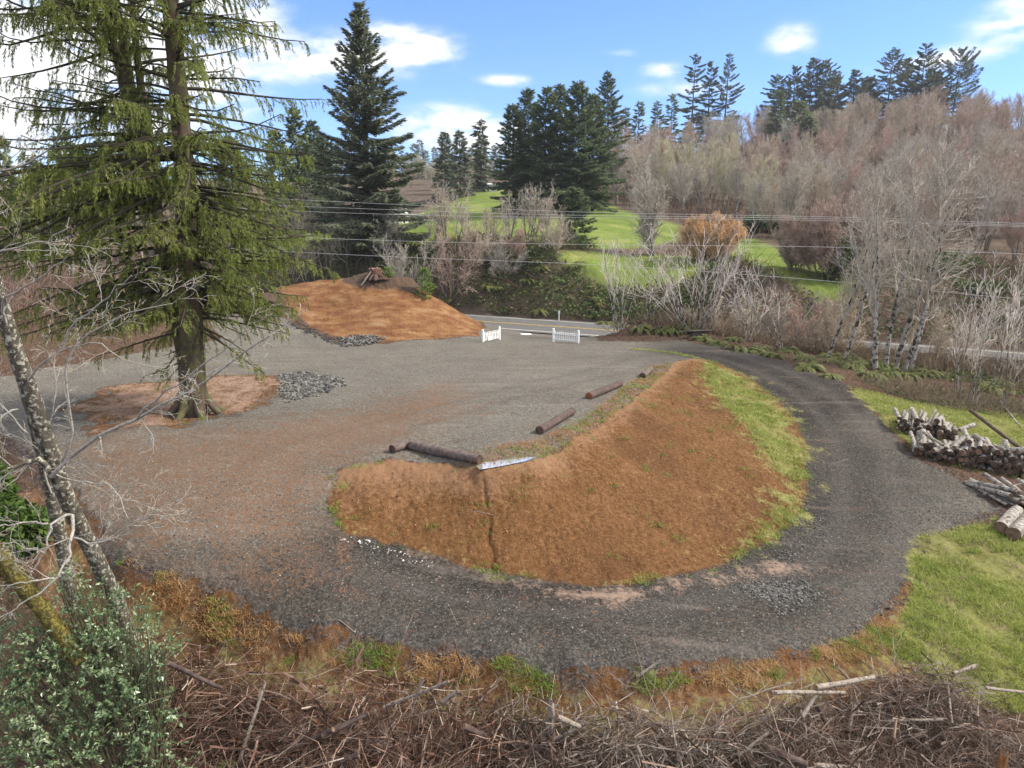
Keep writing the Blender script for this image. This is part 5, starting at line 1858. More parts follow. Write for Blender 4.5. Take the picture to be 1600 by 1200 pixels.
def woodpile(p0, p1, n_rows, L, label, group, az_off, seed, zz=(0, 0), rmean=.085, profile=None, jumble=.10):
    rng = np.random.RandomState(seed)
    a, b = place(*p0), place(*p1)
    ax = b - a
    W = np.linalg.norm(ax)
    ax /= W
    base_ang = math.atan2(ax[1], ax[0]) + math.pi / 2 + az_off
    k = 0
    for row in range(n_rows):
        s = rmean * (.6 + row % 2)
        while s < W - rmean:
            f = s / W
            r = rmean * rng.uniform(.62, 1.4)
            hmax = profile(f) if profile else math.sin(f * math.pi) ** .6
            zc = rmean + row * rmean * 1.62
            if zc < hmax * n_rows * rmean * 1.62 + rmean * .5:
                top = zc > (hmax * n_rows - 1.4) * rmean * 1.62
                an = base_ang + rng.normal(0, jumble * (2.6 if top else 1))
                ln = L * rng.uniform(.7, 1.15)
                d = np.array([math.cos(an), math.sin(an)])
                q = a + ax * s
                off = rng.uniform(-.12, .16)
                e0 = q + d * off
                e1 = e0 + d * ln
                z0, z1 = G(e0[0], e0[1]), G(e1[0], e1[1])
                zb = (z0 + z1) / 2
                tl = rng.normal(.03, .05 * (2.5 if top else 1))
                log_thing('firewood_log', (*e0, zb + zc - tl), (*e1, zb + zc + tl), r, ([M_FIRE, M_FIRE2][rng.rand() < .35], [M_ENDDARK, M_END][rng.rand() < .3]), label, 'log', group, seed * 1000 + k, 8, True, rng.uniform(.8, 1), .05)
                k += 1
            s += rmean * 1.95
    return k


n1 = woodpile((1398, 674), (1500, 694), 5, 1.25, 'pale firewood log in the rear left heap of the long woodpile by the grass', 'logs in the rear left heap of the woodpile', -.25, 3, profile=lambda f: .95 - .5 * abs(f - .45), jumble=.10)
n2 = woodpile((1428, 712), (1618, 752), 7, 1.35, 'firewood log in the main heap of the long woodpile beside the driveway bend', 'logs in the main heap of the woodpile', -.12, 4, profile=lambda f: .45 + .75 * f if f < .55 else .86 - .05 * (f - .55), jumble=.12)
n3 = woodpile((1572, 792), (1640, 800), 3, 1.5, 'thin pale pole in the small stack at the right edge below the woodpile', 'poles in the small right edge stack', .25, 5, rmean=.07, jumble=.07)
a, b = on(1562, 832), on(1588, 806)
log_thing('thick_log', a + (0, 0, .2), b + (0, 0, .2), .19, (M_FIRE, M_END), 'thick pale log lying alone left of two on the grass at the right edge', 'log', 'thick logs on the grass', 61)
a, b = on(1582, 842), on(1612, 812)
log_thing('thick_log', a + (0, 0, .22), b + (0, 0, .22), .21, (M_FIRE2, M_END), 'thicker log with dark cut end cropped by the right edge', 'log', 'thick logs on the grass', 62)
a, b = on(1512, 668), on(1600, 722)
log_thing('long_pole', a + (0, 0, .75), b + (0, 0, .42), .07, (M_LOGDARK, M_ENDDARK), 'long dark mossy pole leaning along the back of the woodpile', 'log', None, 63, 8)
a, b = on(1536, 775), on(1592, 772)
log_thing('thin_pole', a + (0, 0, .12), b + (0, 0, .28), .035, (M_FIRE2, M_END), 'thin grey pole poking out left from the small stack', 'log', None, 64, 6)
a, b = on(1562, 632), on(1596, 668)
log_thing('fallen_branch', a + (0, 0, .15), b + (0, 0, .05), .04, (M_FIRE, M_END), 'white fallen branch on the grass edge behind the woodpile', 'branch', None, 65, 6)


# ------------------------------------------------------------------ stump on the dirt hill, boards, pipe
def stump(px, py, d, r, h, label, seed):
    x, y, _ = at_d(px, py, d)
    rng = np.random.RandomState(seed)
    e = empty('tree_stump', (x, y, G(x, y) - .05), 0, label, 'stump')
    m = MB()
    n = 14
    ang = np.arange(n) * 2 * math.pi / n
    zz = [-.1, .15, .4, .8, 1.0]
    rr = [1.9, 1.4, 1.08, .95, .9]
    V = []
    for z, q in zip(zz, rr):
        w = q * r * (1 + .22 * np.sin(ang * 5 + seed) * (q - .7) + rng.normal(0, .05, n))
        V.append(np.column_stack([np.cos(ang) * w, np.sin(ang) * w, np.full(n, z * h) + (rng.normal(0, .07 * h, n) if z == 1 else 0)]))
    k = np.arange(n)
    q = np.concatenate([np.stack([k + i * n, (k + 1) % n + i * n, (k + 1) % n + (i + 1) * n, k + (i + 1) * n], 1) for i in range(4)])
    m.add(np.concatenate(V), quads=q)
    m.build('trunk', bark_mat("stump_bark", (.05, .026, .02), (.16, .085, .065), None, 0, 4), e)
    t = MB()
    top = V[-1]
    t.add(np.vstack([top, [[0, 0, h * .93]]]), tris=[[n, i, (i + 1) % n] for i in range(n)])
    t.build('cut_top', M_END, e)
    for j in range(7):
        a = rng.uniform(0, 6.28)
        p = MB()
        h0 = np.array([math.cos(a), math.sin(a), 0])
        p.tube([h0 * r * .9 + (0, 0, h * .3), h0 * r * 1.8 + (0, 0, h * .25), h0 * r * 3.0 + (0, 0, -.1)], [.09, .06, .03], 6, wob=.2, rng=rng)
        p.build('root', M_LOGDARK, e)
    return e


stump(587, 437, 51.5, .5, .7, 'broken reddish stump crowning the orange dirt hill', 3)
a, b = np.array(at_d(564, 446, 50.6)), np.array(at_d(580, 434, 51))
log_thing('dead_branch', (a[0], a[1], G(a[0], a[1]) + .05), (b[0], b[1], G(b[0], b[1]) + .8), .06, (M_FIRE, M_END), 'bleached dead branch leaning on the stump of the dirt hill', 'branch', None, 66, 6)
m_ = MB()
x, y, z = on(1088, 528)
m_.box((0, 0, .38), (1.5, .9, .10), .2, 0, -.25)
m_.box((.1, .1, .15), (.9, .5, .35), .2)
tag(m_.build('flat_stump', M_LOG, None, False, (x, y, z)), 'weathered grey slab of wood on the dirt by the fan of pale stems', 'slab')
a, b = on(206, 499), on(246, 493)
log_thing('drain_pipe', a + (0, 0, .25), b + (0, 0, .35), .21, (flat_mat("black_plastic", (.02, .022, .026), .4, .3, 5), M_ENDDARK), 'black corrugated pipe lying under the left side of the big spruce', 'pipe', None, 67, 12)


# ------------------------------------------------------------------ loose rock, grass and dead tufts
def rocks(name, poly, n, s0, s1, mat, seed, label, sink=.3):
    rng = np.random.RandomState(seed)
    xy = poly_sampler(poly)(rng, n)
    dd = sdist(xy, poly)
    keep = rng.rand(n) < np.clip(dd / .6, .12, 1)
    xy = xy[keep]
    n = len(xy)
    z = G(xy[:, 0], xy[:, 1])
    base = np.array([(1, 0, 0), (-1, 0, 0), (0, 1, 0), (0, -1, 0), (0, 0, 1), (0, 0, -1)], float)
    tri = np.array([[0, 2, 4], [2, 1, 4], [1, 3, 4], [3, 0, 4], [2, 0, 5], [1, 2, 5], [3, 1, 5], [0, 3, 5]])
    s = rng.uniform(s0, s1, n) * rng.choice([.6, .8, 1, 1.3], n)
    A = rng.normal(0, 1, (n, 3, 3))
    Q = np.linalg.qr(A)[0]
    V = (base[None] * rng.uniform(.55, 1.15, (n, 6, 1))) @ Q * s[:, None, None] * np.array([1, 1, .75])
    V = V + np.column_stack([xy, z + s * sink])[:, None]
    b = MB()
    b.add(V.reshape(-1, 3), tris=((np.arange(n) * 6)[:, None, None] + tri[None]).reshape(-1, 3))
    return tag(b.build(name, mat), label, 'rocks', None, 'stuff')


M_ROCK = island_mat("crushed_rock", [(.05, .052, .05), (.14, .14, .13), (.26, .255, .235), (.38, .36, .33)], .85)
M_ROCKMID = island_mat("mixed_crushed_rock", [(.03, .029, .027), (.09, .087, .08), (.17, .163, .15), (.27, .26, .235)], .85)
M_ROCKDARK = island_mat("dark_crushed_rock", [(.028, .027, .027), (.075, .07, .068), (.15, .138, .13)], .85)
rocks('rock_patch', ROCKPATCH, 2600, .045, .10, M_ROCKMID, 71, 'patch of coarse grey rock at the right end of the spruce island', .2)
rocks('rock_heap', area([(525, 528), (545, 523), (580, 524), (602, 530), (590, 539), (560, 541), (538, 538)]), 1300, .06, .13, M_ROCKMID, 72, 'low heap of grey rock at the foot of the orange dirt hill', .5)
rocks('rock_edge', area([(445, 500), (470, 505), (520, 527), (560, 541), (540, 543), (495, 528), (455, 512)]), 900, .05, .11, M_ROCKDARK, 73, 'dark loose rock along the foot of the dirt hill')
rocks('rock_spill', area([(1135, 905), (1200, 897), (1260, 905), (1300, 935), (1290, 945), (1215, 965), (1180, 940), (1140, 915)]), 3000, .016, .042, M_ROCKMID, 74, 'coarse rock spread at the low corner of the loop drive', .3)
rocks('rock_scatter', area([(1215, 800), (1290, 800), (1310, 840), (1280, 880), (1200, 885), (1190, 860), (1240, 830)]), 1100, .014, .04, M_ROCKMID, 75, 'scattered coarse rock beside the grassy nose of the dirt bank', .3)
rocks('white_gravel', area([(520, 838), (545, 838), (600, 856), (665, 874), (690, 890), (650, 884), (590, 866), (535, 848)]), 420, .016, .036, island_mat("pale_gravel", [(.35, .34, .33), (.6, .58, .55), (.72, .70, .68)], .6), 76, 'line of pale gravel along the lower left foot of the dirt bank', .3)
rocks('edge_rock', area([(200, 868), (350, 930), (500, 985), (700, 1012), (900, 1040), (1100, 1045), (1250, 1020), (1350, 985), (1420, 915), (1435, 850), (1450, 860), (1440, 930), (1370, 1005), (1260, 1040), (1100, 1062), (900, 1056), (690, 1030), (490, 1003), (330, 948), (190, 890)]), 2600, .015, .045, M_ROCKDARK, 77, 'dark loose rock along the outer edge of the loop drive', .2)
rocks('rock_scatter', area([(1340, 780), (1440, 760), (1560, 790), (1540, 815), (1440, 840), (1340, 850)]), 800, .012, .035, M_ROCKMID, 78, 'coarse rock at the turnout below the woodpile', .2)
rocks('rock_strip', STRIP, 900, .02, .05, M_ROCKDARK, 79, 'dark rock between the parking logs and the dirt bank', .2)
rocks('loose_stones', area([(200, 870), (350, 930), (500, 982), (700, 1010), (900, 1036), (1100, 1041), (1250, 1016), (1350, 980), (1415, 915), (1430, 850), (1420, 720), (1400, 690), (1262, 690), (1262, 745), (1250, 802), (1200, 852), (1130, 888), (1000, 912), (900, 918), (760, 896), (640, 868), (540, 838), (505, 790), (400, 740), (250, 740)]), 9000, .008, .026, island_mat("loose_gravel", [(.03, .028, .026), (.10, .09, .082), (.22, .20, .18), (.36, .33, .30)], .9), 82, 'loose gravel stones on the loop drive', .2)
CLODS = island_mat("soil_clods", [(.12, .042, .013), (.22, .085, .028), (.33, .14, .055), (.40, .20, .09)], .95)
rocks('soil_clods', MOUND, 3200, .010, .034, CLODS, 80, 'small clods of orange-brown soil on the dirt bank', .25)
rocks('soil_clods', area([(455, 455), (520, 442), (640, 450), (748, 515), (690, 527), (600, 533), (500, 515)]), 1500, .02, .06, island_mat("clay_clods", [(.22, .08, .02), (.40, .18, .06), (.46, .27, .12)], .95), 81, 'small clods of ochre clay on the dirt hill', .2)


def tufts(name, xy, blades, h, mat, seed, label, lean=.6, w=.006, spread=.05, hs=None, cat='grass'):
    rng = np.random.RandomState(seed)
    n = len(xy)
    z = G(xy[:, 0], xy[:, 1])
    i = np.repeat(np.arange(n), blades)
    m = len(i)
    sc_ = (hs if hs is not None else rng.uniform(.6, 1.5, n))
    p = np.column_stack([xy, z - .01])[i] + np.column_stack([rng.normal(0, spread, m) * sc_[i], rng.normal(0, spread, m) * sc_[i], np.zeros(m)])
    d = np.column_stack([rng.normal(0, lean, m), rng.normal(0, lean, m), np.ones(m)])
    L = h * sc_[i] * rng.uniform(.5, 1.3, m)
    side = np.column_stack([-d[:, 1], d[:, 0], np.zeros(m)]) + rng.normal(0, .3, (m, 3))
    b = MB()
    dn = d / np.linalg.norm(d, axis=1, keepdims=True)
    sn = side / np.linalg.norm(side, axis=1, keepdims=True)
    q = p + dn * L[:, None] * .6
    e = q + (dn * .4 + np.column_stack([d[:, 0] * .5, d[:, 1] * .5, -np.full(m, .25)]) * .35) * L[:, None]
    V = np.stack([p - sn * w, p + sn * w, q + sn * w * .8, q - sn * w * .8, e], 1)
    k = np.arange(m) * 5
    b.add(V.reshape(-1, 3), quads=np.stack([k, k + 1, k + 2, k + 3], 1), tris=np.stack([k + 3, k + 2, k + 4], 1))
    return tag(b.build(name, mat), label, cat, None, 'stuff')


M_GRASS = foliage_mat("grass_blades", [(.13, .18, .032), (.235, .30, .05), (.36, .385, .09), (.50, .46, .20)], .8, trans=.35)
M_GRASSNEW = foliage_mat("fresh_grass_blades", [(.10, .19, .022), (.19, .29, .04), (.30, .36, .08)], 1.5, trans=.35)
M_DEAD = foliage_mat("dead_tufts", [(.26, .125, .05), (.42, .24, .095), (.56, .40, .20)], 1.6, trans=.3)
rg_ = np.random.RandomState(15)


def clumped(poly, n, scale, thr, seed, edge=0.0):
    rng = np.random.RandomState(seed)
    q = poly_sampler(poly)(rng, n)
    v = fbm(q[:, 0] * scale + seed, q[:, 1] * scale) + .5
    k = (v > thr) & (sdist(q, poly) > edge * rng.rand(len(q)))
    return q[k]


tufts('lawn_grass', clumped(GRASS_R, 21000, 1.3, .45, 1), 8, .16, M_GRASS, 81, 'tufted yellow-green grass at the lower right beyond the loop drive', .75, .006, .06)
tufts('lawn_grass', clumped(GRASS_R2, 5500, .8, .34, 2), 7, .13, M_GRASS, 82, 'yellow-green grass round the woodpile', .75, .009, .07)
tufts('lawn_straw', clumped(GRASS_R, 5200, 1.9, .52, 21), 7, .14, M_DRYSTEM, 93, 'straw-coloured dead blades among the lower right grass', .9, .005, .07)
tufts('bank_grass', clumped(NOSE, 3600, 1.0, .44, 3, .4), 9, .13, M_GRASS, 83, 'patchy bright grass on the right shoulder of the dirt bank', .8, .008, .07)
MI = MOUND
tufts('sprouting_grass', clumped(MI, 3000, 1.15, .66, 4), 9, .10, M_GRASSNEW, 84, 'scattered sprouts of fresh grass on the dirt bank face', .9, .006, .05)
tufts('sprouting_grass', poly_sampler(MOUND)(np.random.RandomState(77), 46), 26, .16, M_GRASSNEW, 94, 'larger lone grass clumps on the dirt bank face', .9, .007, .08)
tufts('sprouting_grass', clumped(STRIP, 900, 1.8, .50, 5), 9, .09, M_GRASSNEW, 85, 'fresh grass between the parking logs and the bank crest', .9, .006, .05)
tufts('dead_tufts', clumped(STRIP, 800, 1.6, .42, 6), 12, .09, M_DEAD, 86, 'orange dead tufts between the parking logs and the bank crest', 1.0, .006, .06)
BANDO = area([(185, 872), (340, 935), (495, 990), (700, 1018), (900, 1044), (1100, 1050), (1250, 1026), (1350, 990), (1400, 945), (1425, 990), (1340, 1040), (1200, 1080), (1000, 1090), (800, 1080), (600, 1060), (450, 1040), (320, 990), (200, 930)])
tufts('edge_grass', clumped(BANDO, 2600, 1.5, .54, 7), 10, .11, M_GRASSNEW, 87, 'patches of green grass along the outer edge of the loop drive', .9, .005, .06)
tufts('edge_dead_tufts', clumped(BANDO, 3600, 1.8, .52, 8), 14, .11, M_DEAD, 88, 'orange dead grass tufts along the outer edge of the loop drive', 1.0, .005, .07)
FOOTP = np.array([place(*p[:2]) for p in FOOT])
q = np.concatenate([FOOTP[i] + (FOOTP[i + 1] - FOOTP[i]) * np.random.RandomState(i).rand(26, 1) for i in range(len(FOOTP) - 1)])
q = q + np.random.RandomState(3).normal(0, .10, q.shape)
q = q[(fbm(q[:, 0] * 1.7, q[:, 1] * 1.7) > .04)]
tufts('foot_grass', q, 11, .10, M_GRASSNEW, 89, 'tufts of grass along the foot of the dirt bank', .9, .006, .05)
CR = np.array([place(*p) for p in [(985, 545), (1030, 549), (1060, 553), (1090, 560)]])
q = np.concatenate([CR[i] + (CR[i + 1] - CR[i]) * np.random.RandomState(i).rand(70, 1) for i in range(3)]) + np.random.RandomState(4).normal(0, .12, (210, 2))
tufts('verge_grass', q, 9, .09, M_GRASS, 90, 'thin line of grass curving from the pad to the top of the bank', .9, .01, .06)
tufts('hill_grass', area([(640, 432), (655, 436), (690, 452)])[rg_.randint(0, 3, 140)] + rg_.normal(0, .6, (140, 2)), 9, .30, M_DRYSTEM, 91, 'dry straw-coloured grass on the shoulder of the dirt hill', .6, .012, .12)
tufts('island_litter', clumped(TREEPATCH, 900, 1.5, .45, 9), 7, .10, M_DRYSTEM, 92, 'dry twigs and stems on the needle-covered island of the big spruce', 1.6, .006, .12)


# ------------------------------------------------------------------ foreground: leaning alders, holly, brush pile
M_MOSS = bark_mat("mossy_bark", (.030, .026, .014), (.13, .10, .024), (.19, .165, .04), .45, 18, (1, 1, .6), .04)
M_ALDERNEAR = bark_mat("near_alder_bark", (.026, .023, .018), (.15, .13, .10), (.36, .345, .27), .36, 11, (1, 1, .8), .02)
M_TWIGNEAR = bark_mat("pale_near_twigs", (.28, .255, .22), (.48, .45, .40), (.20, .18, .12), .25, 18, (1, 1, 1), .004)
M_CATKIN = foliage_mat("catkins", [(.30, .19, .08), (.44, .31, .15)], 3, trans=.2)
PN = dict(seg=(6, 5, 4), wig=(.16, .22, .24), up=(.02, .04, .02), taper=.75, rmin=.0028, start=(.1, .1, 0), kids=(.8, .8, 0), ang=(.75, .7, .6), ratio=(.55, .6, .6))


def px_path(pts, n, rng=None, wig=0.0):
    P = np.array([at_d(*p) for p in pts])
    d = np.r_[0, np.cumsum(np.linalg.norm(np.diff(P, axis=0), axis=1))]
    t = np.linspace(0, d[-1], n)
    c = np.column_stack([np.interp(t, d, P[:, k]) for k in range(3)])
    for _ in range(3):
        c[1:-1] = (c[:-2] + 2 * c[1:-1] + c[2:]) / 4
    if rng is not None and wig:
        c[1:-1] += rng.normal(0, wig, (n - 2, 3))
    return c


def near_alder(name, trunk, radii, limbs, label, seed, mat, stubs=0):
    rng = np.random.RandomState(seed)
    c = px_path(trunk, 26)
    g = G(c[0, 0], c[0, 1])
    root = empty(name, tuple(c[0]), 0, label, 'tree')
    o = c[0].copy()
    m = MB()
    m.tube(c - o, np.interp(np.linspace(0, 1, 26), np.linspace(0, 1, len(radii)), radii), 14, cap=True, wob=.40 if mat is M_MOSS else .14, rng=rng)
    m.build('trunk', mat, root, True)
    cr = MB()
    for L in limbs:
        pts, r0 = L
        q = px_path(pts, 12 if len(pts) > 2 else 7, rng, .018) - o
        rr = np.linspace(r0, max(.004, r0 * .3), len(q))
        b = MB()
        b.tube(q, rr, 7, cap=True, wob=.15, rng=rng)
        b.build('branch', M_TWIGNEAR if r0 < .05 else mat, root, True)
        S = []
        for k in range(2, len(q)):
            for _ in range(rng.randint(0, 2)):
                d = nrm(q[k] - q[k - 1])
                ax = nrm(np.cross(d, rng.normal(0, 1, 3)))
                a = rng.uniform(.4, 1.1)
                grow(S, rng, q[k].copy(), nrm(d * math.cos(a) + ax * math.sin(a)), rng.uniform(.35, .95), max(.0035, rr[k] * .45), 0, PN)
        for l in range(3):
            a = seg_arrays(S, lambda v: v == l)
            if a:
                cr.prisms(*a, sides=4 if l == 0 else 3)
        for s in S:
            if s[4] == 2 and rng.rand() < .05:
                n = 3
                e = np.repeat(s[1][None], n, 0)
                cr.leaves(e, np.column_stack([rng.normal(0, .35, n), rng.normal(0, .35, n), -np.ones(n)]), rng.normal(0, 1, (n, 3)), rng.uniform(.03, .07, n), .012, mi=1, fold=.3)
    if cr.v:
        cr.build('twigs', [M_TWIGNEAR, M_CATKIN], root)
    return root


near_alder('alder_tree', [(205, 1000, 12.0), (190, 955, 11.9), (150, 870, 11.7), (112, 800, 11.4), (85, 730, 11.2), (60, 650, 11.0), (38, 590, 10.9), (10, 500, 10.8), (-30, 380, 10.6), (-80, 220, 10.4), (-130, 40, 10.2)],
           [.15, .14, .135, .135, .13, .125, .115, .105, .10, .09, .07],
           [([(80, 745, 11), (125, 690, 10.8), (205, 660, 10.6), (290, 615, 10.4), (335, 590, 10.3), (422, 524, 10.1)], .034), ([(75, 735, 11), (60, 715, 10.9), (0, 738, 10.5)], .055), ([(200, 662, 10.6), (250, 620, 10.3), (310, 580, 10), (385, 515, 9.8)], .02),
            ([(96, 722, 10.95), (120, 694, 10.8), (118, 650, 10.7), (95, 600, 10.6), (97, 540, 10.6), (150, 505, 10.6), (190, 488, 10.6), (270, 474, 10.5)], .024), ([(95, 545, 10.6), (110, 505, 10.5), (150, 480, 10.4), (205, 430, 10.3)], .02),
            ([(40, 600, 10.9), (70, 560, 10.7), (120, 535, 10.5), (160, 530, 10.4), (190, 560, 10.3)], .02), ([(112, 805, 11.3), (100, 800, 11), (75, 825, 10.6), (70, 870, 10.5), (45, 905, 10.4)], .028), ([(113, 805, 11.3), (115, 845, 10.8), (100, 890, 10.5), (70, 925, 10.3), (30, 945, 10.2)], .032),
            ([(116, 840, 10.8), (140, 850, 10.7), (170, 850, 10.7), (190, 825, 10.7), (235, 805, 10.6)], .018), ([(75, 818, 10.7), (40, 815, 10.4), (0, 822, 10.2)], .02), ([(70, 865, 10.5), (30, 850, 10.3), (0, 850, 10.2)], .016), ([(95, 900, 10.5), (50, 910, 10.3), (0, 915, 10.2)], .02),
            ([(150, 870, 11.5), (160, 800, 11.2), (150, 770, 11.1), (165, 740, 11)], .014), ([(30, 640, 10.9), (10, 640, 10.6), (-20, 690, 10.4)], .018), ([(15, 520, 10.8), (-5, 470, 10.5), (60, 440, 10.2), (110, 395, 10)], .022), ([(-60, 280, 10.4), (0, 270, 10.2), (60, 250, 10.0), (95, 210, 9.9)], .024), ([(-40, 400, 10.6), (20, 390, 10.3), (50, 380, 10.2), (100, 375, 10.1), (108, 340, 10.1)], .024),
            ([(85, 740, 11.1), (130, 760, 10.9), (170, 745, 10.8), (190, 780, 10.7), (200, 810, 10.6)], .016)],
           'black and white mottled alder leaning left at the lower left, with pale twigs', 71, M_ALDERNEAR)
near_alder('alder_tree', [(112, 950, 12.6), (104, 890, 12.5), (92, 825, 12.4), (80, 770, 12.3), (66, 700, 12.2), (40, 600, 12.1), (0, 470, 12.0), (-60, 300, 11.8)], [.13, .125, .12, .12, .115, .105, .09, .07],
           [([(80, 770, 12.2), (60, 700, 12), (90, 640, 11.8), (82, 560, 11.7)], .02), ([(66, 700, 12.2), (30, 660, 12), (-20, 610, 11.8)], .02)],
           'slimmer pale alder standing close behind the mottled leaning alder', 72, M_ALDERNEAR)
near_alder('mossy_tree', [(125, 1035, 10.5), (84, 975, 10.6), (60, 945, 10.6), (30, 905, 10.7), (0, 868, 10.8), (-60, 790, 11), (-140, 690, 11)], [.12, .13, .135, .14, .15, .15, .14], [], 'short thick leaning trunk wrapped in yellow moss at the left edge above the holly', 73, M_MOSS)


# holly
def holly():
    rng = np.random.RandomState(80)
    M_H = foliage_mat("holly_leaves", [(.050, .095, .038), (.10, .17, .066), (.18, .25, .11), (.36, .40, .26)], 1.1, rough=.32, spec=.6, trans=.12)
    lobes = [(120, 1060, 10.6, 1.15, .95), (60, 1120, 10.3, .95, .8), (190, 1030, 10.7, .72, .7), (205, 1110, 10.3, .55, .8), (30, 1020, 10.7, .75, .55), (120, 1000, 10.9, .75, .55), (140, 1170, 10.0, .85, .7), (-40, 1090, 10.4, .8, .8), (225, 1050, 10.5, .40, .45), (60, 1210, 9.8, .9, .6), (150, 940, 11.1, .28, .45), (105, 925, 11.2, .25, .35), (200, 960, 11, .3, .3), (246, 1005, 10.6, .26, .3), (238, 1115, 10.2, .36, .36), (252, 1190, 9.9, .42, .36), (30, 960, 11, .4, .35)]
    base = np.array(at_z(120, 1200, -9.9))
    base = np.array((-6.1, 9.9, G(-6.1, 9.9)))
    root = empty('holly_bush', tuple(base), 0, 'large glossy green holly bush filling the lower left corner', 'bush')
    b, st = MB(), MB()
    for px, py, d, rx, rz in lobes:
        c = np.array(at_d(px, py, d)) - base
        n = int(2500 * rx * rz)
        u = rng.normal(0, 1, (n, 3))
        u /= np.linalg.norm(u, axis=1, keepdims=True)
        f = rng.uniform(.25, 1, n) ** .5 * (1 + .32 * np.sin(u[:, 0] * 6 + px) * np.sin(u[:, 2] * 5 + py) + .25 * np.sin(u[:, 1] * 9 + u[:, 0] * 8))
        ns = n // 13                                    # sprigs, each carrying its own run of leaves
        p = (c + u * np.array([rx, .75 * rx, rz]) * f[:, None])[:ns]
        sd = u[:ns] + rng.normal(0, .55, (ns, 3)) + np.array([0, 0, .35])
        sd /= np.linalg.norm(sd, axis=1, keepdims=True)
        sl = rng.uniform(.16, .42, ns)
        st.prisms(p, p + sd * sl[:, None], .004, .002, 3)
        ii = np.repeat(np.arange(ns), 13)
        t = rng.uniform(.05, 1, len(ii))
        ln = rng.uniform(.045, .095, len(ii)) * rng.uniform(.75, 1.2, ns)[ii]
        b.leaves(p[ii] + sd[ii] * (sl[ii] * t)[:, None], sd[ii] * .5 + rng.normal(0, .75, (len(ii), 3)), rng.normal(0, 1, (len(ii), 3)), ln, ln * .52, fold=.22)
        k = 26
        u = rng.normal(0, 1, (k, 3))
        u[:, 2] = np.abs(u[:, 2])
        u /= np.linalg.norm(u, axis=1, keepdims=True)
        e = c + u * np.array([rx, .75 * rx, rz]) * .95
        o = np.repeat((c * .6 + np.array([0, 0, -.2]))[None], k, 0)
        mid = (o + e) / 2 + rng.normal(0, .08, (k, 3))
        st.prisms(o, mid, .012, .008, 4)
        st.prisms(mid, e, .008, .004, 3)
        st.prisms([np.zeros(3) + (0, 0, -.1)], [c * .6 + (0, 0, -.2)], .035, .015, 6)
    b.build('foliage', M_H, root)
    st.build('stems', flat_mat("holly_stems", (.12, .11, .06), .8, .3, 6), root)


holly()

# brush pile: tangled slash along the bottom of the clearing
M_SLASHRED = island_mat("red_brown_slash", [(.022, .012, .008), (.060, .033, .023), (.12, .068, .048), (.21, .125, .09), (.35, .26, .20)], .9, 3)
M_SLASHGREY = island_mat("grey_slash", [(.034, .022, .016), (.105, .075, .056), (.21, .16, .125), (.35, .29, .235), (.50, .43, .365)], .9, 3)
M_ROOTLET = island_mat("rootlets", [(.12, .05, .028), (.26, .115, .06), (.40, .20, .11)], .9, 3)
TOPL = [(225, 985), (330, 1020), (430, 1055), (560, 1068), (650, 1078), (760, 1072), (850, 1115), (930, 1122), (1000, 1108), (1100, 1118), (1180, 1112), (1230, 1085), (1330, 1070), (1440, 1046), (1520, 1066), (1590, 1110), (1680, 1150)]


def slash_pts(rng, n, x0, x1):
    px = rng.uniform(x0, x1, n)
    top = np.interp(px, [p[0] for p in TOPL], [p[1] for p in TOPL])
    py = top + 8 + (1420 - top) * rng.uniform(0, 1, n) ** 1.3
    a, b = (px - 800) / FPX, (600 - py) / FPX
    Y = _cp + b * _sp
    zz = -9.0 + .2 * np.sin(px * .013) + .1 * np.sin(px * .05 + 1)
    zz = zz + np.clip((px - 1150) / 250, 0, 1) * .25
    d = zz / ((-_sp + b * _cp) / Y)
    xy = np.column_stack([a / Y * d, d])
    rr = G(xy[:, 0], xy[:, 1]) + pile_h(xy) - CAM_Z
    v = (rr / d * _cp + _sp) / (_cp - rr / d * _sp)
    return xy[600 - v * FPX > top - 4]


def pile_h(xy):
    x, y = xy[:, 0], xy[:, 1]
    return .15 + .42 * np.exp(-((x + 2.8) / 1.5) ** 2) + .45 * np.exp(-((x - 5.4) / 1.5) ** 2) + .85 * (fbm(x * .45 + 3, y * .45) + .5).clip(0, 1) + .25 * fbm(x * 1.7, y * 1.7)


def sticks(name, n, x0, x1, mat, lo, hi, r0, r1, seed, label, lean=.32, curve=.5, depth=.8, pref=None):
    rng = np.random.RandomState(seed)
    xy = slash_pts(rng, n, x0, x1)
    n = len(xy)
    z = G(xy[:, 0], xy[:, 1]) + pile_h(xy) * (1 - depth * rng.rand(n) ** 1.6)
    a = rng.uniform(0, 6.28, n) if pref is None else rng.normal(pref, .7, n) + math.pi * rng.randint(0, 2, n)
    L = rng.uniform(lo, hi, n) ** 1.0 * rng.choice([.5, .8, 1, 1.3], n)
    d = np.column_stack([np.cos(a), np.sin(a), rng.normal(0, lean, n)])
    p = np.column_stack([xy, z])
    b = MB()
    r = (r0 + (r1 - r0) * rng.rand(n) ** 2.8)
    k = 6
    q = p - d * L[:, None] * .5
    dd = d
    for i in range(k):
        dd = dd + rng.normal(0, curve * .55, (n, 3)) * np.array([1, 1, .6])
        dd = dd / np.linalg.norm(dd, axis=1, keepdims=True)
        e = q + dd * (L / k)[:, None]
        b.prisms(q, e, r * (1 - i / k * .6), r * (1 - (i + 1) / k * .6), 4 if r1 > .02 else 3)
        q = e
        if i in (2, 3, 4):
            m = rng.rand(n) < .45
            u = (dd[m] * .8 + rng.normal(0, .5, (m.sum(), 3)))
            s = q[m] + u * (L[m] * .2)[:, None]
            b.prisms(q[m], s, r[m] * .55, r[m] * .4, 3)
            b.prisms(s, s + (u + rng.normal(0, .4, (m.sum(), 3))) * (L[m] * .2)[:, None], r[m] * .4, r[m] * .2, 3)
    return tag(b.build(name, mat), label, 'brush pile', None, 'stuff')


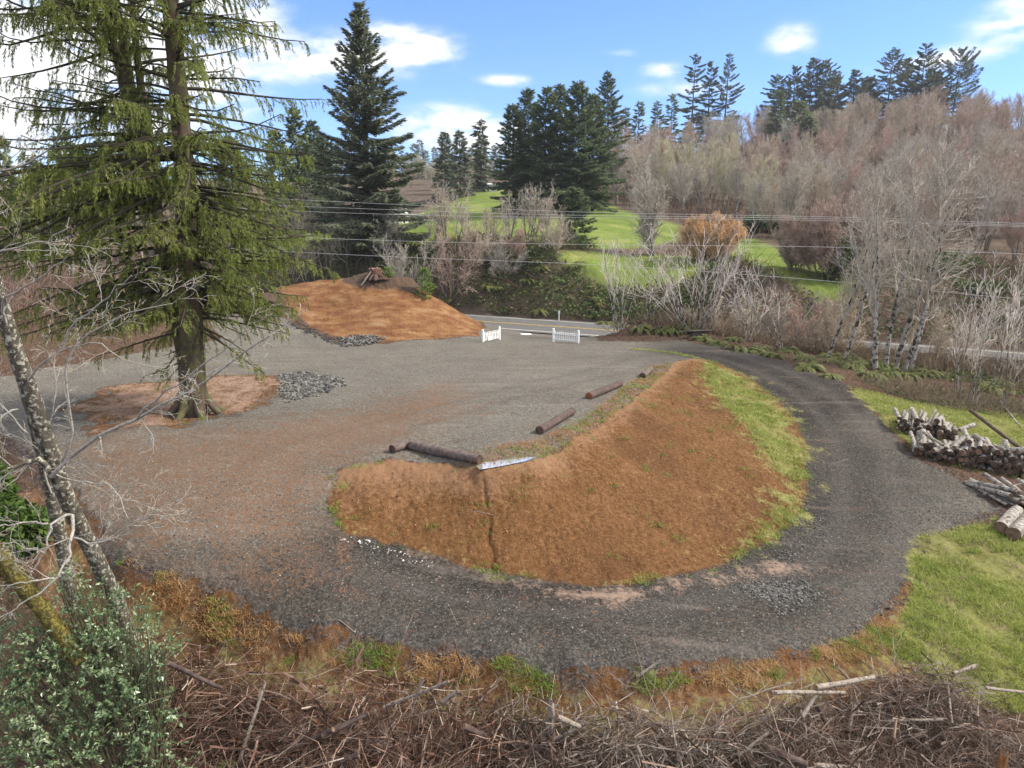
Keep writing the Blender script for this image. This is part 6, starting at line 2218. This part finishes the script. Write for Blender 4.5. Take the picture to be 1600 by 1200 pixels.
sticks('brush_pile', 6200, 215, 900, M_SLASHRED, .5, 1.9, .004, .026, 91, 'dark red-brown tangle of slash in the lower left half of the brush pile')
sticks('brush_pile', 8800, 780, 1680, M_SLASHGREY, .4, 1.7, .0035, .022, 92, 'grey-tan tangle of sticks in the lower right half of the brush pile', .4, .45, .8)
sticks('brush_pile', 2200, 230, 1000, M_SLASHGREY, .4, 1.7, .004, .015, 93, 'paler sticks lying on the red-brown half of the brush pile', .3, .3, .2)
sticks('brush_limbs', 190, 230, 1660, M_SLASHRED, .9, 2.4, .018, .048, 96, 'thicker broken limbs mixed through the brush pile', .3, .25, .35)
sticks('root_mass', 2600, 230, 760, M_ROOTLET, .25, .8, .002, .005, 94, 'orange-brown rootlets and bark shreds in the left half of the brush pile', .4, .6, .3, .4)
sticks('twig_litter', 3600, 1180, 1640, M_SLASHRED, .5, 1.9, .003, .009, 95, 'thin brown twigs on the right mound of the brush pile', .3, .3, .5, .3)


def slash_log(p0, p1, r, lb, mats, seed, h0=.75, h1=.75, nm='broken_branch', cat='branch'):
    def q(p, h):
        a_, b_ = ray(*p)
        d = -8.95 / b_
        x, y = a_ * d, d
        g = G(x, y) + float(pile_h(np.array([[x, y]]))[0]) * h
        dd = (g + r - CAM_Z) / b_
        return np.array((a_ * dd, dd, g + r))
    log_thing(nm, q(p0, h0), q(p1, h1), r, mats, lb, cat, 'broken wood lying on the brush pile', seed, 9, True, .8, .03)


M_DRIFT = bark_mat("bleached_wood", (.15, .12, .095), (.40, .34, .285), (.07, .055, .045), .25, 9, (1, 1, 1), .01)
RB, GB = (M_LOGDARK, M_END), (M_DRIFT, M_END)
for k, (p0, p1, r, lb, mt) in enumerate([
        ((372, 1196), (414, 1066), .034, 'straight grey-brown pole pointing up out of the dark left part of the brush pile', GB), ((262, 1036), (345, 1074), .045, 'dark broken branch jutting right from beside the holly', RB), ((425, 1185), (520, 1140), .055, 'split reddish log at the left of the brush pile bottom', RB),
        ((505, 1150), (575, 1115), .05, 'short broken log with frayed bark left of centre in the brush pile', RB), ((590, 1165), (640, 1200), .05, 'dark log end at the bottom of the brush pile left of centre', RB), ((725, 1135), (760, 1150), .06, 'chunky dark log piece near the middle of the brush pile', RB),
        ((600, 1105), (700, 1065), .03, 'long thin curved branch along the top of the red-brown slash', GB), ((690, 1098), (715, 1080), .04, 'pale broken branch end on the top edge of the brush pile', GB), ((775, 1196), (900, 1140), .032, 'long bleached branch rising right across the middle of the brush pile', (M_DRIFT, M_END)),
        ((870, 1120), (905, 1135), .055, 'pale fat log stub lying beside the upright splintered stump', GB), ((1205, 1082), (1320, 1082), .038, 'straight grey pole lying level on the crest of the right brush mound', GB), ((1275, 1074), (1365, 1058), .05, 'thick grey log lying on the left crest of the right brush mound', GB),
        ((1253, 1120), (1275, 1086), .042, 'short broken branch standing among twigs on the right brush mound', GB), ((1275, 1098), (1296, 1142), .045, 'brown split branch angled down on the right brush mound', RB), ((1326, 1140), (1336, 1102), .05, 'short pale upright log in the right brush mound', (M_DRIFT, M_END)),
        ((1362, 1128), (1480, 1124), .030, 'long level pale stick across the right brush mound', GB), ((1390, 1108), (1440, 1104), .04, 'dark round branch half buried in the right brush mound', RB), ((1480, 1062), (1488, 1130), .022, 'thin pale forked stick hanging down the right brush mound', (M_DRIFT, M_END)),
        ((1325, 1180), (1390, 1150), .03, 'pale bent stick at the bottom of the right brush mound', (M_DRIFT, M_END)), ((1270, 1196), (1330, 1200), .05, 'pale log at the bottom edge below the right brush mound', GB), ((1200, 1170), (1260, 1195), .075, 'dark brown log deep in the gap between the brush mounds', RB),
        ((1525, 1040), (1490, 1052), .04, 'mossy branch poking out at the top right of the brush mound', GB), ((995, 1165), (1010, 1200), .03, 'pale leaning stick at the bottom middle of the brush pile', (M_DRIFT, M_END)), ((1155, 1180), (1205, 1140), .028, 'grey leaning stick right of the middle of the brush pile', GB),
        ((660, 1060), (640, 1120), .025, 'curved pale root loop in the red-brown slash', GB), ((1540, 1075), (1600, 1082), .035, 'level grey stick at the right edge of the brush pile', GB), ((560, 1180), (480, 1200), .045, 'dark rotten log at the bottom edge left of centre', RB), ((820, 1160), (790, 1195), .05, 'dark red rotten log at the bottom centre', RB)]):
    slash_log(p0, p1, r, lb, mt, 700 + k, .95, .95)


def upright(px, py0, py1, r, lb, mat, seed):
    a_, b_ = ray(px, py0)
    d = -9.0 / b_
    x, y = a_ * d, d
    z = G(x, y)
    zt = top_z(px, py1, d)
    rng = np.random.RandomState(seed)
    m = MB()
    n = 9
    ang = np.arange(n) * 6.283 / n
    hh = zt - z
    V = []
    for f in (-.1, .3, .7, 1.0):
        w = r * (1.1 - .2 * f) * (1 + rng.normal(0, .12, n))
        V.append(np.column_stack([np.cos(ang) * w, np.sin(ang) * w, np.full(n, f * hh) - (rng.uniform(0, .3 * hh, n) if f == 1 else 0)]))
    k = np.arange(n)
    m.add(np.concatenate(V), quads=np.concatenate([np.stack([k + i * n, (k + 1) % n + i * n, (k + 1) % n + (i + 1) * n, k + (i + 1) * n], 1) for i in range(3)]))
    t = V[-1]
    m.add(np.vstack([t, t.mean(0)[None] - (0, 0, .05)]), tris=[[n, i, (i + 1) % n] for i in range(n)])
    o = m.build('broken_stump', mat, None, False, (x, y, z))
    tag(o, lb, 'stump')


upright(860, 1150, 1083, .085, 'upright splintered grey stump in the middle of the brush pile', M_DRIFT, 5)
upright(1562, 1215, 1165, .07, 'orange-brown broken post end at the bottom right of the brush pile', bark_mat("orange_wood", (.17, .075, .03), (.33, .17, .08), None, 0, 8), 6)
a, b = on(1005, 1062), on(1022, 1075)
log_thing('root_snag', on(995, 1066) + (0, 0, .08), on(1032, 1058) + (0, 0, .3), .03, (M_DRIFT, M_END), 'small bleached root snag on the orange bank in front of the loop drive', 'branch', None, 68, 6)
for k, (p0, p1, lb) in enumerate([((700, 945), (715, 978), 'thin twig lying on the loop drive left of its lowest bend'), ((530, 970), (556, 990), 'curved twig at the outer edge of the loop drive'), ((735, 800), (772, 806), 'small stick on the dirt bank left of the runnel'), ((1300, 725), (1325, 718), 'red twig on the gravel left of the woodpile'), ((960, 935), (985, 955), 'little stick on the silty patch of the loop drive')]):
    log_thing('twig', on(*p0) + (0, 0, .015), on(*p1) + (0, 0, .02), .008, (M_DRIFT, M_END), lb, 'twig', None, 750 + k, 5, False)
FERN2 = [(640, 1185, .8), (320, 1195, .9), (350, 1170, .6), (880, 1150, .5), (1405, 1190, .5), (460, 1195, .5)]
for px, py, s in FERN2:
    a_, b_ = ray(px, py)
    d = -9.0 / b_
    o = link('sword_fern', FERNS[int(px) % 5], None, (a_ * d, d, G(a_ * d, d) + .45))
    o.rotation_euler = (0, 0, px)
    o.scale = (s * .7, s * .7, s * .7)
    tag(o, 'small fern growing up through the brush pile', 'fern', 'ferns in the brush pile')


# ------------------------------------------------------------------ air: far slopes fade a little
def haze():
    b = MB()
    b.box((0, 700, 70), (3200, 2200, 200))
    m = bpy.data.materials.new("haze")
    m.use_nodes = True
    nt = m.node_tree
    nt.nodes.clear()
    o = nt.nodes.new('ShaderNodeOutputMaterial')
    v = nt.nodes.new('ShaderNodeVolumePrincipled')
    v.inputs['Color'].default_value = (.86, .90, .95, 1)
    v.inputs['Density'].default_value = .00022
    nt.links.new(v.outputs[0], o.inputs['Volume'])
    tag(b.build('haze', m), kind='stuff')


haze()
